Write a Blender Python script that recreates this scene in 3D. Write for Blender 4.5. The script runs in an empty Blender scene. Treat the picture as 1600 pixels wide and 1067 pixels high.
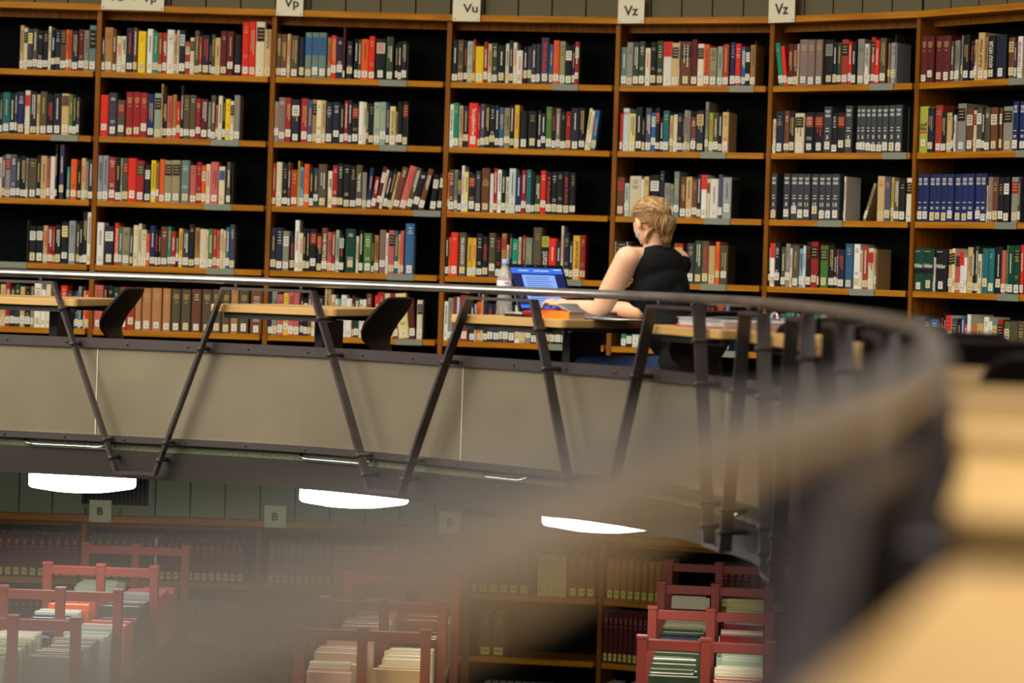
import bpy, bmesh, math, random
from mathutils import Vector, Matrix
random.seed(7)
SC = bpy.context.scene
COL = SC.collection
EYE = 4.0                      # reference height; the lens is 4 cm above it
EYW = EYE-.014
# ------------------------------------------------------------------ camera
cam_d = bpy.data.cameras.new('camera'); cam = bpy.data.objects.new('camera', cam_d)
COL.objects.link(cam); SC.camera = cam
cam_d.sensor_width = 36.0; cam_d.lens = 90.0
cam_d.clip_start = 0.02; cam_d.clip_end = 200
cam.matrix_world = Matrix.Translation((0, 0, EYE+.04)) @ Matrix.Rotation(math.pi/2, 4, 'X') @ Matrix.Rotation(0.0315, 4, 'Z')
cam_d.shift_x = -3.5/1600; cam_d.shift_y = -111/1600
cam_d.dof.use_dof = True; cam_d.dof.focus_distance = 12.0; cam_d.dof.aperture_fstop = 2.05
# ------------------------------------------------------------------ light and exposure
SC.view_settings.view_transform = 'Standard'; SC.view_settings.look = 'None'
SC.view_settings.gamma = 1.0; SC.view_settings.use_curve_mapping = False
SC.view_settings.exposure = 0.0
W = bpy.data.worlds.new('world'); SC.world = W; W.use_nodes = True
W.node_tree.nodes['Background'].inputs[0].default_value = (1.0, 0.91, 0.77, 1)
W.node_tree.nodes['Background'].inputs[1].default_value = 0.23
def area(name, loc, size, power, col=(1, .95, .86), target=None, sy=None, spread=180):
    l = bpy.data.lights.new(name, 'AREA'); l.shape = 'RECTANGLE'; l.size = size; l.size_y = sy or size
    l.energy = power; l.color = col; l.spread = math.radians(spread)
    o = bpy.data.objects.new(name, l); COL.objects.link(o); o.location = loc
    d = (Vector(target) - Vector(loc)) if target else Vector((0, 0, -1))
    o.rotation_euler = d.to_track_quat('-Z', 'Y').to_euler()
    return o
area('unseen_area_light', (-5.2, 6.0, 7.0), 4.5, 165, (1, .90, .72), target=(-0.9, 12.6, 3.0), sy=3.4, spread=95)  # unseen bright source at left, placed so the handrail mirrors it
area('unseen_area_light', (-0.6, 9.4, 7.6), 5.0, 100, (1, .93, .82), target=(-.4, 10.8, 3.0), sy=2.2, spread=125)
area('unseen_area_light', (1.1, 1.9, 6.3), 2.0, 84, (1, .95, .90), target=(0.9, 2.6, 3.4), sy=1.5, spread=140)
area('unseen_area_light', (-8.5, 9.4, 6.6), 4.0, 42, (1, .95, .88), target=(0, 10.4, 3.6), sy=2.4, spread=80)  # unseen light added far left to brighten the middle of the handrail
# ------------------------------------------------------------------ helpers
def s2l(c): return tuple(((x/12.92) if x <= .04045 else ((x+.055)/1.055)**2.4) for x in (v/255 for v in c))
MATS = {}
def mat(name, rgb, rough=.6, metal=0.0, tint=False, noise=0.0, nscale=(8, 8, 8), emit=0, spec=.5, bump=0, dark=None, obj_var=0, detail=4):
    if name in MATS: return MATS[name]
    m = bpy.data.materials.new(name); m.use_nodes = True; nt = m.node_tree; b = nt.nodes['Principled BSDF']
    c = s2l(rgb) + (1,)
    b.inputs['Base Color'].default_value = c; b.inputs['Roughness'].default_value = rough; b.inputs['Metallic'].default_value = metal
    b.inputs['Specular IOR Level'].default_value = spec
    if emit: b.inputs['Emission Color'].default_value = c; b.inputs['Emission Strength'].default_value = emit
    src = None
    if noise:
        tc = nt.nodes.new('ShaderNodeTexCoord'); mp = nt.nodes.new('ShaderNodeMapping'); mp.inputs['Scale'].default_value = nscale
        nz = nt.nodes.new('ShaderNodeTexNoise'); nz.inputs['Scale'].default_value = 1.0; nz.inputs['Detail'].default_value = detail
        nt.links.new(tc.outputs['Object'], mp.inputs[0]); nt.links.new(mp.outputs[0], nz.inputs[0])
        mx = nt.nodes.new('ShaderNodeMix'); mx.data_type = 'RGBA'
        d = s2l(dark) if dark else tuple(v*(1-noise) for v in c[:3])
        mx.inputs[6].default_value = d + (1,); mx.inputs[7].default_value = c
        rp = nt.nodes.new('ShaderNodeMapRange'); rp.inputs[1].default_value = .35; rp.inputs[2].default_value = .65
        nt.links.new(nz.outputs[0], rp.inputs[0]); nt.links.new(rp.outputs[0], mx.inputs[0])
        nt.links.new(mx.outputs[2], b.inputs['Base Color']); src = mx.outputs[2]
        if bump:
            bp = nt.nodes.new('ShaderNodeBump'); bp.inputs['Strength'].default_value = bump; bp.inputs['Distance'].default_value = .01
            nt.links.new(nz.outputs[0], bp.inputs['Height']); nt.links.new(bp.outputs[0], b.inputs['Normal'])
    if tint:
        at = nt.nodes.new('ShaderNodeAttribute'); at.attribute_name = 'tint'
        mm = nt.nodes.new('ShaderNodeMix'); mm.data_type = 'RGBA'; mm.blend_type = 'MULTIPLY'; mm.inputs[0].default_value = 1
        mm.inputs[6].default_value = c
        if src: nt.links.new(src, mm.inputs[6])
        nt.links.new(at.outputs['Color'], mm.inputs[7]); nt.links.new(mm.outputs[2], b.inputs['Base Color'])
    MATS[name] = m; return m

WOOD = mat('shelf_wood', (188, 124, 8), .5, spec=.15, noise=1, dark=(160, 98, 4), nscale=(3, 3, 40))
WOODU = mat('upright_wood', (146, 90, 10), .55, spec=.15, noise=1, dark=(120, 68, 4), nscale=(40, 40, 3))
DESK = mat('desk_oak', (216, 176, 112), .4, noise=1, dark=(202, 156, 90), nscale=(4, 4, 30))
BLACK = mat('black_felt', (16, 22, 20), .95, noise=1, dark=(2, 3, 3), nscale=(160, 160, 160), spec=.1)
STEEL = mat('painted_steel', (78, 70, 69), .4, metal=.3, noise=1, dark=(66, 59, 59), nscale=(20, 20, 20))
STEELD = mat('frame_steel', (66, 58, 59), .45, metal=.2)
RAILM = mat('brushed_rail', (218, 212, 206), .29, metal=1, noise=1, dark=(190, 182, 174), nscale=(5, 5, 5))
CHROME = mat('chrome', (220, 220, 225), .12, metal=1)
PANEL = mat('balustrade_sheet', (154, 144, 124), .33, metal=.6, noise=1, dark=(143, 132, 112), nscale=(2.2, 2.2, 2.2))
SEAM = mat('seam_steel', (214, 208, 196), .4, metal=.4)
SLAB = mat('carpet_edge', (112, 118, 98), .95, noise=1, dark=(84, 92, 72), nscale=(90, 90, 90))
FASC = mat('fascia_paint', (36, 30, 27), .5)
SOFF = mat('soffit_paint', (150, 152, 140), .8)
WALLP = mat('wall_panel_paint', (92, 84, 56), .7, noise=.06, nscale=(3, 3, 3))
WALLL = mat('lower_wall_paint', (128, 140, 112), .7)
GAP = mat('dark_gap', (8, 9, 8), .9)
CARD = mat('sign_card', (222, 214, 186), .6)
CARDL = mat('lower_sign_card', (206, 214, 170), .6)
INK = mat('sign_ink', (48, 44, 38), .7)
CHAIR = mat('chair_shell', (38, 24, 20), .5, spec=.3, noise=1, dark=(22, 15, 13), nscale=(6, 6, 30))
BLKM = mat('black_metal', (24, 23, 23), .45)
CLIP = mat('clip_paint', (124, 130, 114), .5)
BKEND = mat('bookend_steel', (50, 50, 40), .55)
CARPET = mat('carpet', (60, 54, 46), .95, noise=.3, nscale=(60, 60, 60))
PAGE = mat('paper', (214, 204, 178), .8)
REDST = mat('red_rack_steel', (126, 46, 34), .5)
STK = mat('sticker', (228, 224, 208), .6)
STKY = mat('yellow_sticker', (206, 202, 92), .6)
MARK = mat('sticker_ink', (96, 92, 88), .8)
PAL = dict(k=(26,28,32), n=(34,40,58), E=(62,66,72), u=(88,78,58), r=(224,48,34), D=(158,38,38), R=(96,34,36), q=(170,60,42),
 o=(232,96,36), m=(222,176,62), y=(238,202,24), Y=(228,216,140), c=(222,210,178), w=(234,230,220), i=(190,206,206), t=(206,172,118),
 a=(168,120,64), A=(178,124,80), b=(112,68,46), M=(134,112,104), B=(52,98,142), N=(34,46,96), V=(84,80,108), s=(112,168,200),
 T=(30,138,110), X=(36,108,112), C=(34,146,164), S=(106,130,124), e=(142,140,128), U=(150,154,158), l=(158,174,150), h=(150,140,104),
 g=(54,70,48), G=(78,120,54), F=(24,68,50), L=(168,172,66), v=(66,52,82), p=(196,96,90), P=(214,176,156))
NAMES = dict(k='black', n='dark navy', E='charcoal', u='olive brown', r='bright red', D='red', R='maroon', q='brick red', o='orange', m='mustard',
 y='yellow', Y='pale yellow', c='cream', w='white', i='pale blue', t='tan', a='light brown', A='orange brown', b='brown', M='grey brown', B='blue',
 N='royal blue', V='slate violet', s='sky blue', T='teal green', X='teal', C='turquoise', S='grey green', e='grey', U='silver grey', l='sage green',
 h='khaki', g='dark green', G='green', F='forest green', L='lime', v='dark violet', p='rose', P='pink')
BM = {k: mat('cover_' + NAMES[k].replace(' ', '_'), tuple(min(255, int(x*1.0)) for x in v), .6, spec=.2, tint=True) for k, v in PAL.items()}
GOLD = mat('title_gold', (190, 160, 90), .5); TWH = mat('title_white', (220, 218, 208), .6); TBK = mat('title_dark', (58, 50, 44), .6); TRD = mat('title_red', (206, 44, 32), .6)

class MB:
    """collects shapes of one mesh, each with its own material slot"""
    def __init__(s): s.v = []; s.f = []; s.m = []; s.mats = []; s.t = []; s.sm = []; s.tint = 1.0
    def slot(s, m):
        if m not in s.mats: s.mats.append(m)
        return s.mats.index(m)
    def add(s, vs, fs, m, M=None, smooth=False):
        o = len(s.v); i = s.slot(m)
        s.v += [tuple(M @ Vector(p)) if M else tuple(p) for p in vs]
        for f in fs: s.f.append(tuple(o + k for k in f)); s.m.append(i); s.t.append(s.tint); s.sm.append(smooth)
    def box(s, x0, x1, y0, y1, z0, z1, m, M=None):
        s.add([(x0,y0,z0),(x1,y0,z0),(x1,y1,z0),(x0,y1,z0),(x0,y0,z1),(x1,y0,z1),(x1,y1,z1),(x0,y1,z1)],
              [(0,3,2,1),(4,5,6,7),(0,1,5,4),(1,2,6,5),(2,3,7,6),(3,0,4,7)], m, M)
    def quad(s, a, b, c, d, m, M=None): s.add([a, b, c, d], [(0, 1, 2, 3)], m, M)
    def tube(s, pts, r, m, n=10, M=None, close=False, flat=1.0):
        pts = [Vector(p) for p in pts]; R = r if isinstance(r, (list, tuple)) else [r]*len(pts)
        vs = []; up = Vector((0, 0, 1)); prev = None
        for i, p in enumerate(pts):
            d = (pts[min(i+1, len(pts)-1)] - pts[max(i-1, 0)]).normalized()
            if prev is None:
                a = d.cross(up)
                if a.length < 1e-3: a = d.cross(Vector((0, 1, 0)))
            else: a = prev - d*prev.dot(d)
            a.normalize(); prev = a; b = d.cross(a)
            for k in range(n):
                t = 2*math.pi*k/n; vs.append(p + a*math.cos(t)*R[i] + b*math.sin(t)*R[i]*flat)
        fs = []
        for i in range(len(pts)-1):
            for k in range(n): fs.append((i*n+k, i*n+(k+1) % n, (i+1)*n+(k+1) % n, (i+1)*n+k))
        fs.append(tuple(range(n-1, -1, -1))); fs.append(tuple((len(pts)-1)*n+k for k in range(n)))
        s.add(vs, fs, m, M, True)
    def lathe(s, prof, m, n=24, M=None):
        vs = []; fs = []
        for (r, z) in prof:
            for k in range(n): t = 2*math.pi*k/n; vs.append((r*math.cos(t), r*math.sin(t), z))
        for i in range(len(prof)-1):
            for k in range(n): fs.append((i*n+k, i*n+(k+1) % n, (i+1)*n+(k+1) % n, (i+1)*n+k))
        if prof[0][0] > 1e-4: fs.append(tuple(range(n-1, -1, -1)))
        if prof[-1][0] > 1e-4: fs.append(tuple((len(prof)-1)*n+k for k in range(n)))
        s.add(vs, fs, m, M, True)
    def prism(s, poly, z0, z1, m, M=None):
        n = len(poly)
        s.add([(x, y, z0) for x, y in poly] + [(x, y, z1) for x, y in poly],
              [tuple(range(n-1, -1, -1)), tuple(range(n, 2*n))] + [(k, (k+1) % n, n+(k+1) % n, n+k) for k in range(n)], m, M)
    def mesh(s, name):
        me = bpy.data.meshes.new(name); me.from_pydata(s.v, [], s.f)
        for m in s.mats: me.materials.append(m)
        me.polygons.foreach_set('material_index', s.m)
        me.polygons.foreach_set('use_smooth', s.sm)
        if any(t != 1.0 for t in s.t) or any(m.name.startswith('cover_') for m in s.mats):
            at = me.color_attributes.new('tint', 'FLOAT_COLOR', 'CORNER')
            buf = []
            for f, t in zip(s.f, s.t): buf += [t, t, t, 1.0]*len(f)
            at.data.foreach_set('color', buf)
        me.update(); return me
    def build(s, name, parent=None, loc=None, M=None):
        o = bpy.data.objects.new(name, s.mesh(name)); COL.objects.link(o)
        if parent: o.parent = parent
        if M is not None: o.matrix_world = M if not parent else M
        if loc: o.location = loc
        return o
def empty(name, M):
    o = bpy.data.objects.new(name, None); COL.objects.link(o); o.empty_display_size = .1
    o.matrix_world = M if isinstance(M, Matrix) else Matrix.Translation(M); return o
def tag(o, label=None, cat=None, group=None, kind=None):
    if label: o['label'] = label
    if cat: o['category'] = cat
    if group: o['group'] = group
    if kind: o['kind'] = kind
    return o
def bevel(o, w, seg=2, ang=40):
    b = o.modifiers.new('bevel', 'BEVEL'); b.width = w; b.segments = seg; b.limit_method = 'ANGLE'; b.angle_limit = math.radians(ang); return o
TXT = {}
def text_mesh(body, bold=.0):
    """outline of a piece of writing as (verts, faces), centred, cap height about 0.7"""
    if body in TXT: return TXT[body]
    cu = bpy.data.curves.new('t', 'FONT'); cu.body = body; cu.align_x = 'CENTER'; cu.align_y = 'CENTER'; cu.offset = bold; cu.resolution_u = 2
    ob = bpy.data.objects.new('t', cu); COL.objects.link(ob)
    dg = bpy.context.evaluated_depsgraph_get(); me = bpy.data.meshes.new_from_object(ob.evaluated_get(dg))
    vs = [tuple(v.co) for v in me.vertices]; fs = [tuple(p.vertices) for p in me.polygons]
    bpy.data.objects.remove(ob); bpy.data.curves.remove(cu); bpy.data.meshes.remove(me)
    w = max(v[0] for v in vs) - min(v[0] for v in vs); hh = max(v[1] for v in vs) - min(v[1] for v in vs)
    TXT[body] = (vs, fs, w, hh); return TXT[body]
def put_text(mb, body, cx, cz, width, height, y, m, rot=0, M=None):
    """writes body on a plane facing -y, in a box width x height (rot 90 = reading upward)"""
    vs, fs, w, hh = text_mesh(body, .03 if body == 'B' else .02)
    if rot: sx = height/w; sz = width/hh
    else: sx = width/w; sz = height/hh
    x0 = (max(v[0] for v in vs)+min(v[0] for v in vs))/2; y0 = (max(v[1] for v in vs)+min(v[1] for v in vs))/2
    out = []
    for (a, b, c) in vs:
        a = (a-x0)*sx; b = (b-y0)*sz
        if rot == 90: a, b = -b, a
        if rot == -90: a, b = b, -a
        out.append((cx+a, y, cz+b))
    mb.add(out, fs, m, M)
# ------------------------------------------------------------------ plan of the room
HS = [1.474, 1.096, .728, .363, -.002, -.368]          # upper shelves above the eye: top board, shelf 1..5
V = [Vector(p) for p in [(-4.297,14.56),(-3.347,14.55),(-2.397,14.539),(-1.404,14.533),(-.408,14.506),(.544,14.378),(1.377,14.06),(2.097,13.525),(2.696,12.788),(3.17,11.97),(3.48,11.07),(3.6,10.12)]]
V = [Vector((v.x, v.y, 0)) for v in V]
def baymat(i, z):      # i = 0 is the bay left of the leftmost visible one; x along the wall, y away from the room
    a = V[i]; d = (V[i+1]-V[i]); L = d.length; d.normalize()
    n = Vector((-d.y, d.x, 0))
    return Matrix(((d.x, n.x, 0, a.x), (d.y, n.y, 0, a.y), (0, 0, 1, z), (0, 0, 0, 1))), L
# the balustrade line (plan), catmull-rom through surveyed points
RP = [(-3.6,11.62),(-2.31,11.42),(-1.04,11.08),(-.66,10.85),(-.27,10.5),(.17,10.1),(.49,9.66),(.76,8.85),(.845,8.0),(.86,7.0),(.83,6.0),(.775,5.15),(.69,4.3),(.55,3.35),(.40,2.44),(.20,1.55),(.10,1.2),(.05,1.0),(.006,.79),(-.05,.565),(-.13,.3),(-.20,.1),(-.35,-.5),(-.8,-1.1)]
def spline(P, n=24):
    P = [Vector(p) for p in P]; Q = [2*P[0]-P[1]] + P + [2*P[-1]-P[-2]]; out = []
    for i in range(1, len(Q)-2):
        p0, p1, p2, p3 = Q[i-1:i+3]; t = [0]
        for a, b in ((p0,p1),(p1,p2),(p2,p3)): t.append(t[-1] + (b-a).length**.5)
        for j in range(n):
            s = t[1] + (t[2]-t[1])*j/n
            A1 = (t[1]-s)/(t[1]-t[0])*p0 + (s-t[0])/(t[1]-t[0])*p1; A2 = (t[2]-s)/(t[2]-t[1])*p1 + (s-t[1])/(t[2]-t[1])*p2
            A3 = (t[3]-s)/(t[3]-t[2])*p2 + (s-t[2])/(t[3]-t[2])*p3
            B1 = (t[2]-s)/(t[2]-t[0])*A1 + (s-t[0])/(t[2]-t[0])*A2; B2 = (t[3]-s)/(t[3]-t[1])*A2 + (s-t[1])/(t[3]-t[1])*A3
            out.append((t[2]-s)/(t[2]-t[1])*B1 + (s-t[1])/(t[2]-t[1])*B2)
    return out + [P[-1]]
RC = spline(RP); RS = [0.0]
for a, b in zip(RC, RC[1:]): RS.append(RS[-1] + (b-a).length)
import bisect
def rail_at(s, off=0.0):
    """point and tangent at arc length s; off > 0 is towards the gallery"""
    i = min(max(bisect.bisect_left(RS, s)-1, 0), len(RC)-2)
    k = (s-RS[i])/(RS[i+1]-RS[i]); p = RC[i].lerp(RC[i+1], k)
    j0 = max(i-6, 0); j1 = min(i+7, len(RC)-1); t = (RC[j1]-RC[j0]).normalized()
    n = Vector((-t.y, t.x)); return p + n*off, t, n
SEND = RS[-1]
def ribbon(mb, s0, s1, off0, off1, h0, h1, m, step=.08):
    """solid strip that follows the balustrade line between two offsets and two depths below the eye"""
    n = max(2, int((s1-s0)/step)); vs = []; fs = []
    for i in range(n+1):
        s = s0 + (s1-s0)*i/n; a = rail_at(s, off0)[0]; b = rail_at(s, off1)[0]
        vs += [(a.x,a.y,EYE-h1),(b.x,b.y,EYE-h1),(b.x,b.y,EYE-h0),(a.x,a.y,EYE-h0)]
    for i in range(n):
        for k in range(4): fs.append((i*4+k, (i+1)*4+k, (i+1)*4+(k+1) % 4, i*4+(k+1) % 4))
    fs += [(0,1,2,3), (n*4+3, n*4+2, n*4+1, n*4)]
    mb.add(vs, fs, m)
# ------------------------------------------------------------------ setting
FL_G = EYE-.86                                          # gallery floor
mb = MB(); mb.box(-12, 12, -8, 22, -.1, 0, CARPET); tag(mb.build('floor'), kind='structure')
# gallery slab between the balustrade and the wall
mb = MB(); n = 90; inner = [rail_at(SEND*i/n, .12)[0] for i in range(n+1)]
outer = [Vector((v.x, v.y)) for v in V] + [Vector((3.5, 6)), Vector((3.2, 2)), Vector((2.6, -1.5)), Vector((.6, -3))]
oc = spline([(p.x, p.y) for p in outer], 12)
od = [0.0]
for a, b in zip(oc, oc[1:]): od.append(od[-1] + (b-a).length)
def outer_at(k):
    d = k*od[-1]; i = min(max(bisect.bisect_left(od, d)-1, 0), len(oc)-2); return oc[i].lerp(oc[i+1], (d-od[i])/(od[i+1]-od[i]))
vs = []; fs = []
for i in range(n+1):
    a = inner[i]; b = outer_at(i/n) + Vector((0, .0)); 
    vs += [(a.x,a.y,EYE-.925),(b.x,b.y,EYE-.925),(b.x,b.y,FL_G),(a.x,a.y,FL_G)]
for i in range(n):
    for k in range(4): fs.append((i*4+k, (i+1)*4+k, (i+1)*4+(k+1) % 4, i*4+(k+1) % 4))
mb.add(vs, fs, CARPET); sl = mb.build('floor_gallery'); tag(sl, kind='structure')
sl.data.materials.append(SOFF)
for p in sl.data.polygons:
    if p.index % 4 == 0: p.material_index = 1
mb = MB(); ribbon(mb, 0, SEND, .10, .16, .765, .86, SLAB); tag(mb.build('trim_1'), kind='structure')
mb = MB(); ribbon(mb, 0, SEND, .075, .115, .815, .936, FASC); ribbon(mb, 0, SEND, .115, .165, .90, .936, FASC); tag(mb.build('trim_2'), kind='structure')
# wall surfaces: upper frieze of square panels, lower frieze, and the solid wall behind the bookcases
def frieze(name, z0, z1, m, yoff, back):
    mb = MB()
    for i in range(len(V)-1):
        M, L = baymat(i, 0)
        mb.box(-.02, L+.02, yoff+.03, back, z0-.02, z1, GAP, M)
        n = 5; w = L/n
        for k in range(n): mb.box(k*w+.004, (k+1)*w-.004, yoff, yoff+.03, z0, z1, m, M)
    return tag(mb.build(name), kind='structure')
frieze('wall_back', EYW+1.489, EYE+2.3, WALLP, .03, .42)
frieze('wall_back_lower', EYW-1.415, EYE-.93, WALLL, .03, .42)
mb = MB()
for i in range(len(V)-1):
    M, L = baymat(i, 0); mb.box(-.05, L+.05, .36, .46, 0, EYE+2.3, GAP, M)
tag(mb.build('wall_core'), kind='structure')
# ------------------------------------------------------------------ bookcases
def bookcase(i, top, shelves, bottom, label, group, wm=WOOD, um=WOODU, last=False):
    M, L = baymat(i, 0); root = empty('bookcase', Matrix.Translation(M @ Vector((L/2, .15, bottom))) @ M.to_3x3().to_4x4())
    tag(root, label, 'bookcase', group)
    def add(name, mb): 
        o = mb.build(name); o.parent = root; o.matrix_parent_inverse = root.matrix_world.inverted(); return o
    mb = MB(); mb.box(0, L, .30, .335, bottom, top, BLACK, M); add('back_panel', mb)
    b = MB(); b.box(-.013, .013, -.004, .30, bottom, top-.035, um, M); add('upright', b)
    if last: b = MB(); b.box(L-.013, L+.013, -.004, .30, bottom, top-.035, um, M); add('upright', b)
    b = MB(); b.box(0, L, -.03, .30, top-.035, top, wm, M); add('top_board', b)
    b = MB(); b.box(.015, L-.015, .10, .12, top-.075, top-.036, um, M); add('valance', b)
    for z in shelves:
        b = MB(); b.box(.016, L-.03, -.002, .022, z-.032, z, wm, M); b.box(.016, L-.016, .022, .29, z-.026, z-.001, um, M); add('shelf', b)
    return root
BN = ['leftmost bay', 'Vo-Vp bay', 'Vp bay', 'Vu bay', 'first Vz bay', 'second Vz bay', 'rightmost bay']
SH_U = [EYE+h for h in HS[1:]] + [EYE-.72]
for i in range(1, 11):
    nm = ['leftmost of the upper bookcases, cut by the frame edge', 'upper bookcase right of the wide Vo - Vp sign', 'upper bookcase right of the Vp sign',
          'upper bookcase right of the Vu sign, behind the laptop', 'upper bookcase right of the first Vz sign, behind the woman', 'upper bookcase right of the second Vz sign', 'upper bookcase at the right frame edge']
    lb = nm[i-1] if i <= 7 else ['first','second','third'][i-8]+' bookcase beyond the right edge of the upper wall'
    bookcase(i, EYW+1.489, SH_U, FL_G, 'brown wooden ' + lb, 'upper bookcases', last=(i == 10))
SH_L = [EYW-1.775, EYW-2.13, EYW-2.49, EYE-2.86, EYE-3.23]
for i in range(0, 9):
    bookcase(i, EYW-1.41, SH_L, .0, ['wooden', 'leftmost wooden', 'second wooden', 'third wooden', 'fourth wooden', 'fifth wooden', 'sixth wooden', 'seventh wooden', 'eighth wooden'][i] + ' bookcase of the lower floor, under the gallery', 'lower floor bookcases', last=(i == 8))
# ------------------------------------------------------------------ signs
def sign(i, x, w, z0, z1, body, label, card=CARD, cap=.056, tx=0, tz=0, y=-.036, tw=None):
    M, L = baymat(i, 0); mb = MB(); mb.box(x, x+w, y-.004, y, z0, z1, card, M)
    for (a, b) in ((x+.012, z0+.012), (x+w-.012, z0+.012)): mb.box(a-.003, a+.003, y-.006, y-.004, b-.003, b+.003, INK, M)
    o = mb.build('shelf_sign'); tag(o, label, 'sign', 'letter signs on the shelves')
    t = MB(); put_text(t, body, x+w/2+tx, (z0+z1)/2+tz, tw or .085, cap, y-.0065, INK, 0, M); c = t.build('lettering', o); c.matrix_parent_inverse = o.matrix_world.inverted()
    return o
ZT = EYW+1.489
sign(2, .012, .355, ZT-.03, ZT+.15, 'Vo  -  Vp', 'wide cream sign reading Vo - Vp, at the top left', cap=.052, tw=.27, tz=-.028)
sign(3, .012, .152, ZT-.035, ZT+.118, 'Vp', 'small cream sign reading Vp, above the third bay', cap=.066, tz=-.010, tx=.01)
sign(4, .02, .157, ZT-.038, ZT+.118, 'Vu', 'small cream sign reading Vu, above the bottle and laptop', cap=.05, tz=-.004, tx=.022)
sign(5, .006, .154, ZT-.034, ZT+.118, 'Vz', 'left of two cream signs reading Vz, above the woman', cap=.056, tz=-.005)
sign(6, -.005, .165, ZT-.036, ZT+.118, 'Vz', 'right of two cream signs reading Vz, near the top right', cap=.060, tz=-.003)
ZL = EYW-1.41
for i, nm in ((2, 'left'), (3, 'middle'), (4, 'right')):
    sign(i, .035, .124, ZL-.035, ZL+.09, 'B', nm + ' of three pale green signs reading B, on the lower floor shelf', card=CARDL, cap=.046, tw=.034)
def grille(i, x0, x1, label):
    M, L = baymat(i, 0); r = empty('vent_grille', M @ Vector(((x0+x1)/2, .0, ZL+.03))); tag(r, label, 'vent')
    def ch(o): o.parent = r; o.matrix_parent_inverse = r.matrix_world.inverted()
    mb = MB(); z0 = ZL+.06; z1 = ZL+.22
    for (a, b, c, d) in ((x0, x1, z0-.02, z0), (x0, x1, z1, z1+.02), (x0-.02, x0, z0-.02, z1+.02), (x1, x1+.02, z0-.02, z1+.02)): mb.box(a, b, .012, .03, c, d, WALLL, M)
    ch(mb.build('frame')); mb = MB(); mb.box(x0, x1, .026, .03, z0, z1, GAP, M); ch(mb.build('backing'))
    mb = MB(); n = 16
    for k in range(n): xx = x0 + (x1-x0)*(k+.5)/n; mb.box(xx-.004, xx+.004, .014, .026, z0, z1, FASC, M)
    ch(mb.build('slats'))
grille(2, -.02, .36, 'metal ventilation grille behind the left B sign on the lower wall')
grille(4, .17, .60, 'metal ventilation grille right of the right B sign on the lower wall')
# ------------------------------------------------------------------ drum lamps under the gallery
OPAL = mat('opal_glass', (255, 255, 250), .4, emit=15)
for k, (x, y, lb) in enumerate([(-2.0, 12.05, 'leftmost round white ceiling lamp under the gallery edge'), (-.70, 11.72, 'second round white ceiling lamp under the gallery, above the middle rack'),
        (.40, 10.95, 'third round white ceiling lamp, partly cut off by the gallery edge'), (1.19, 9.9, 'nearly hidden round white lamp under the right bend of the gallery')]):
    r = empty('ceiling_lamp', (x, y, EYE-.925)); tag(r, lb, 'lamp', 'drum lamps under the gallery')
    mb = MB(); mb.lathe([(.248, -.0), (.25, -.108), (.244, -.116), (.15, -.132), (.0001, -.138)], OPAL, 48); mb.build('opal_shade', r)
    mb = MB(); mb.lathe([(.253, .0), (.253, -.008)], STEEL, 48); mb.build('mounting_ring', r)
# ------------------------------------------------------------------ balustrade
TOPS = [(.15,.44),(1.37,.42),(2.603,.44),(3.885,.35),(5.01,.42),(5.9,.30),(6.8,.34),(7.7,.34),(8.8,.42),(9.87,.44),(10.93,.44),(12.0,.44),(12.88,.28),(14.6,.44)]
BOTS = [.76,1.996,3.264,4.42,5.49,6.35,7.25,8.25,9.33,10.4,11.47,12.5,13.9]
bal = empty('balustrade', Vector((-.66, 10.85, EYE-.86))); tag(bal, 'curving gallery balustrade with steel tube handrail, zigzag flat bars and grey metal panels', 'railing')
def child(o, p=bal): o.parent = p; o.matrix_parent_inverse = p.matrix_world.inverted(); return o
mb = MB(); mb.tube([(rail_at(s)[0].x, rail_at(s)[0].y, EYE-.0415) for s in [SEND*i/260 for i in range(261)]], .0175, RAILM, 16)
for s in (5.0-.27,): 
    p, t, n = rail_at(s); mb.tube([(p.x-t.x*.001, p.y-t.y*.001, EYE-.0415), (p.x+t.x*.001, p.y+t.y*.001, EYE-.0415)], .0181, STEELD, 16)
child(mb.build('handrail'))
HT, HB = .078, .904
def strap(pts, w=.046, th=.012):
    """flat bar, w wide across the rail line, bent through pts = (s, depth below the eye)"""
    mb = MB(); vs = []; fs = []
    for i, (s, h) in enumerate(pts):
        a = pts[max(i-1, 0)]; b = pts[min(i+1, len(pts)-1)]
        def unit(p, q): d = math.hypot(q[0]-p[0], q[1]-p[1]); return ((q[0]-p[0])/d, (q[1]-p[1])/d)
        if i == 0: d = unit(pts[0], pts[1]); k = 1
        elif i == len(pts)-1: d = unit(a, pts[i]); k = 1
        else:
            d1 = unit(a, pts[i]); d2 = unit(pts[i], b); d = (d1[0]+d2[0], d1[1]+d2[1]); l = math.hypot(*d); d = (d[0]/l, d[1]/l)
            k = 1/max(.5, d[0]*d1[0]+d[1]*d1[1])
        nx, nz = -d[1]*k*th/2, d[0]*k*th/2
        for (o, sg) in ((-w/2, 1), (w/2, 1), (w/2, -1), (-w/2, -1)):
            p = rail_at(s+nx*sg, o)[0]; vs.append((p.x, p.y, EYE-(h+nz*sg)))
    for i in range(len(pts)-1):
        for k in range(4): fs.append((i*4+k, i*4+(k+1) % 4, (i+1)*4+(k+1) % 4, (i+1)*4+k))
    fs += [(3,2,1,0), tuple((len(pts)-1)*4+k for k in range(4))]
    mb.add(vs, fs, STEEL); return mb
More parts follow.
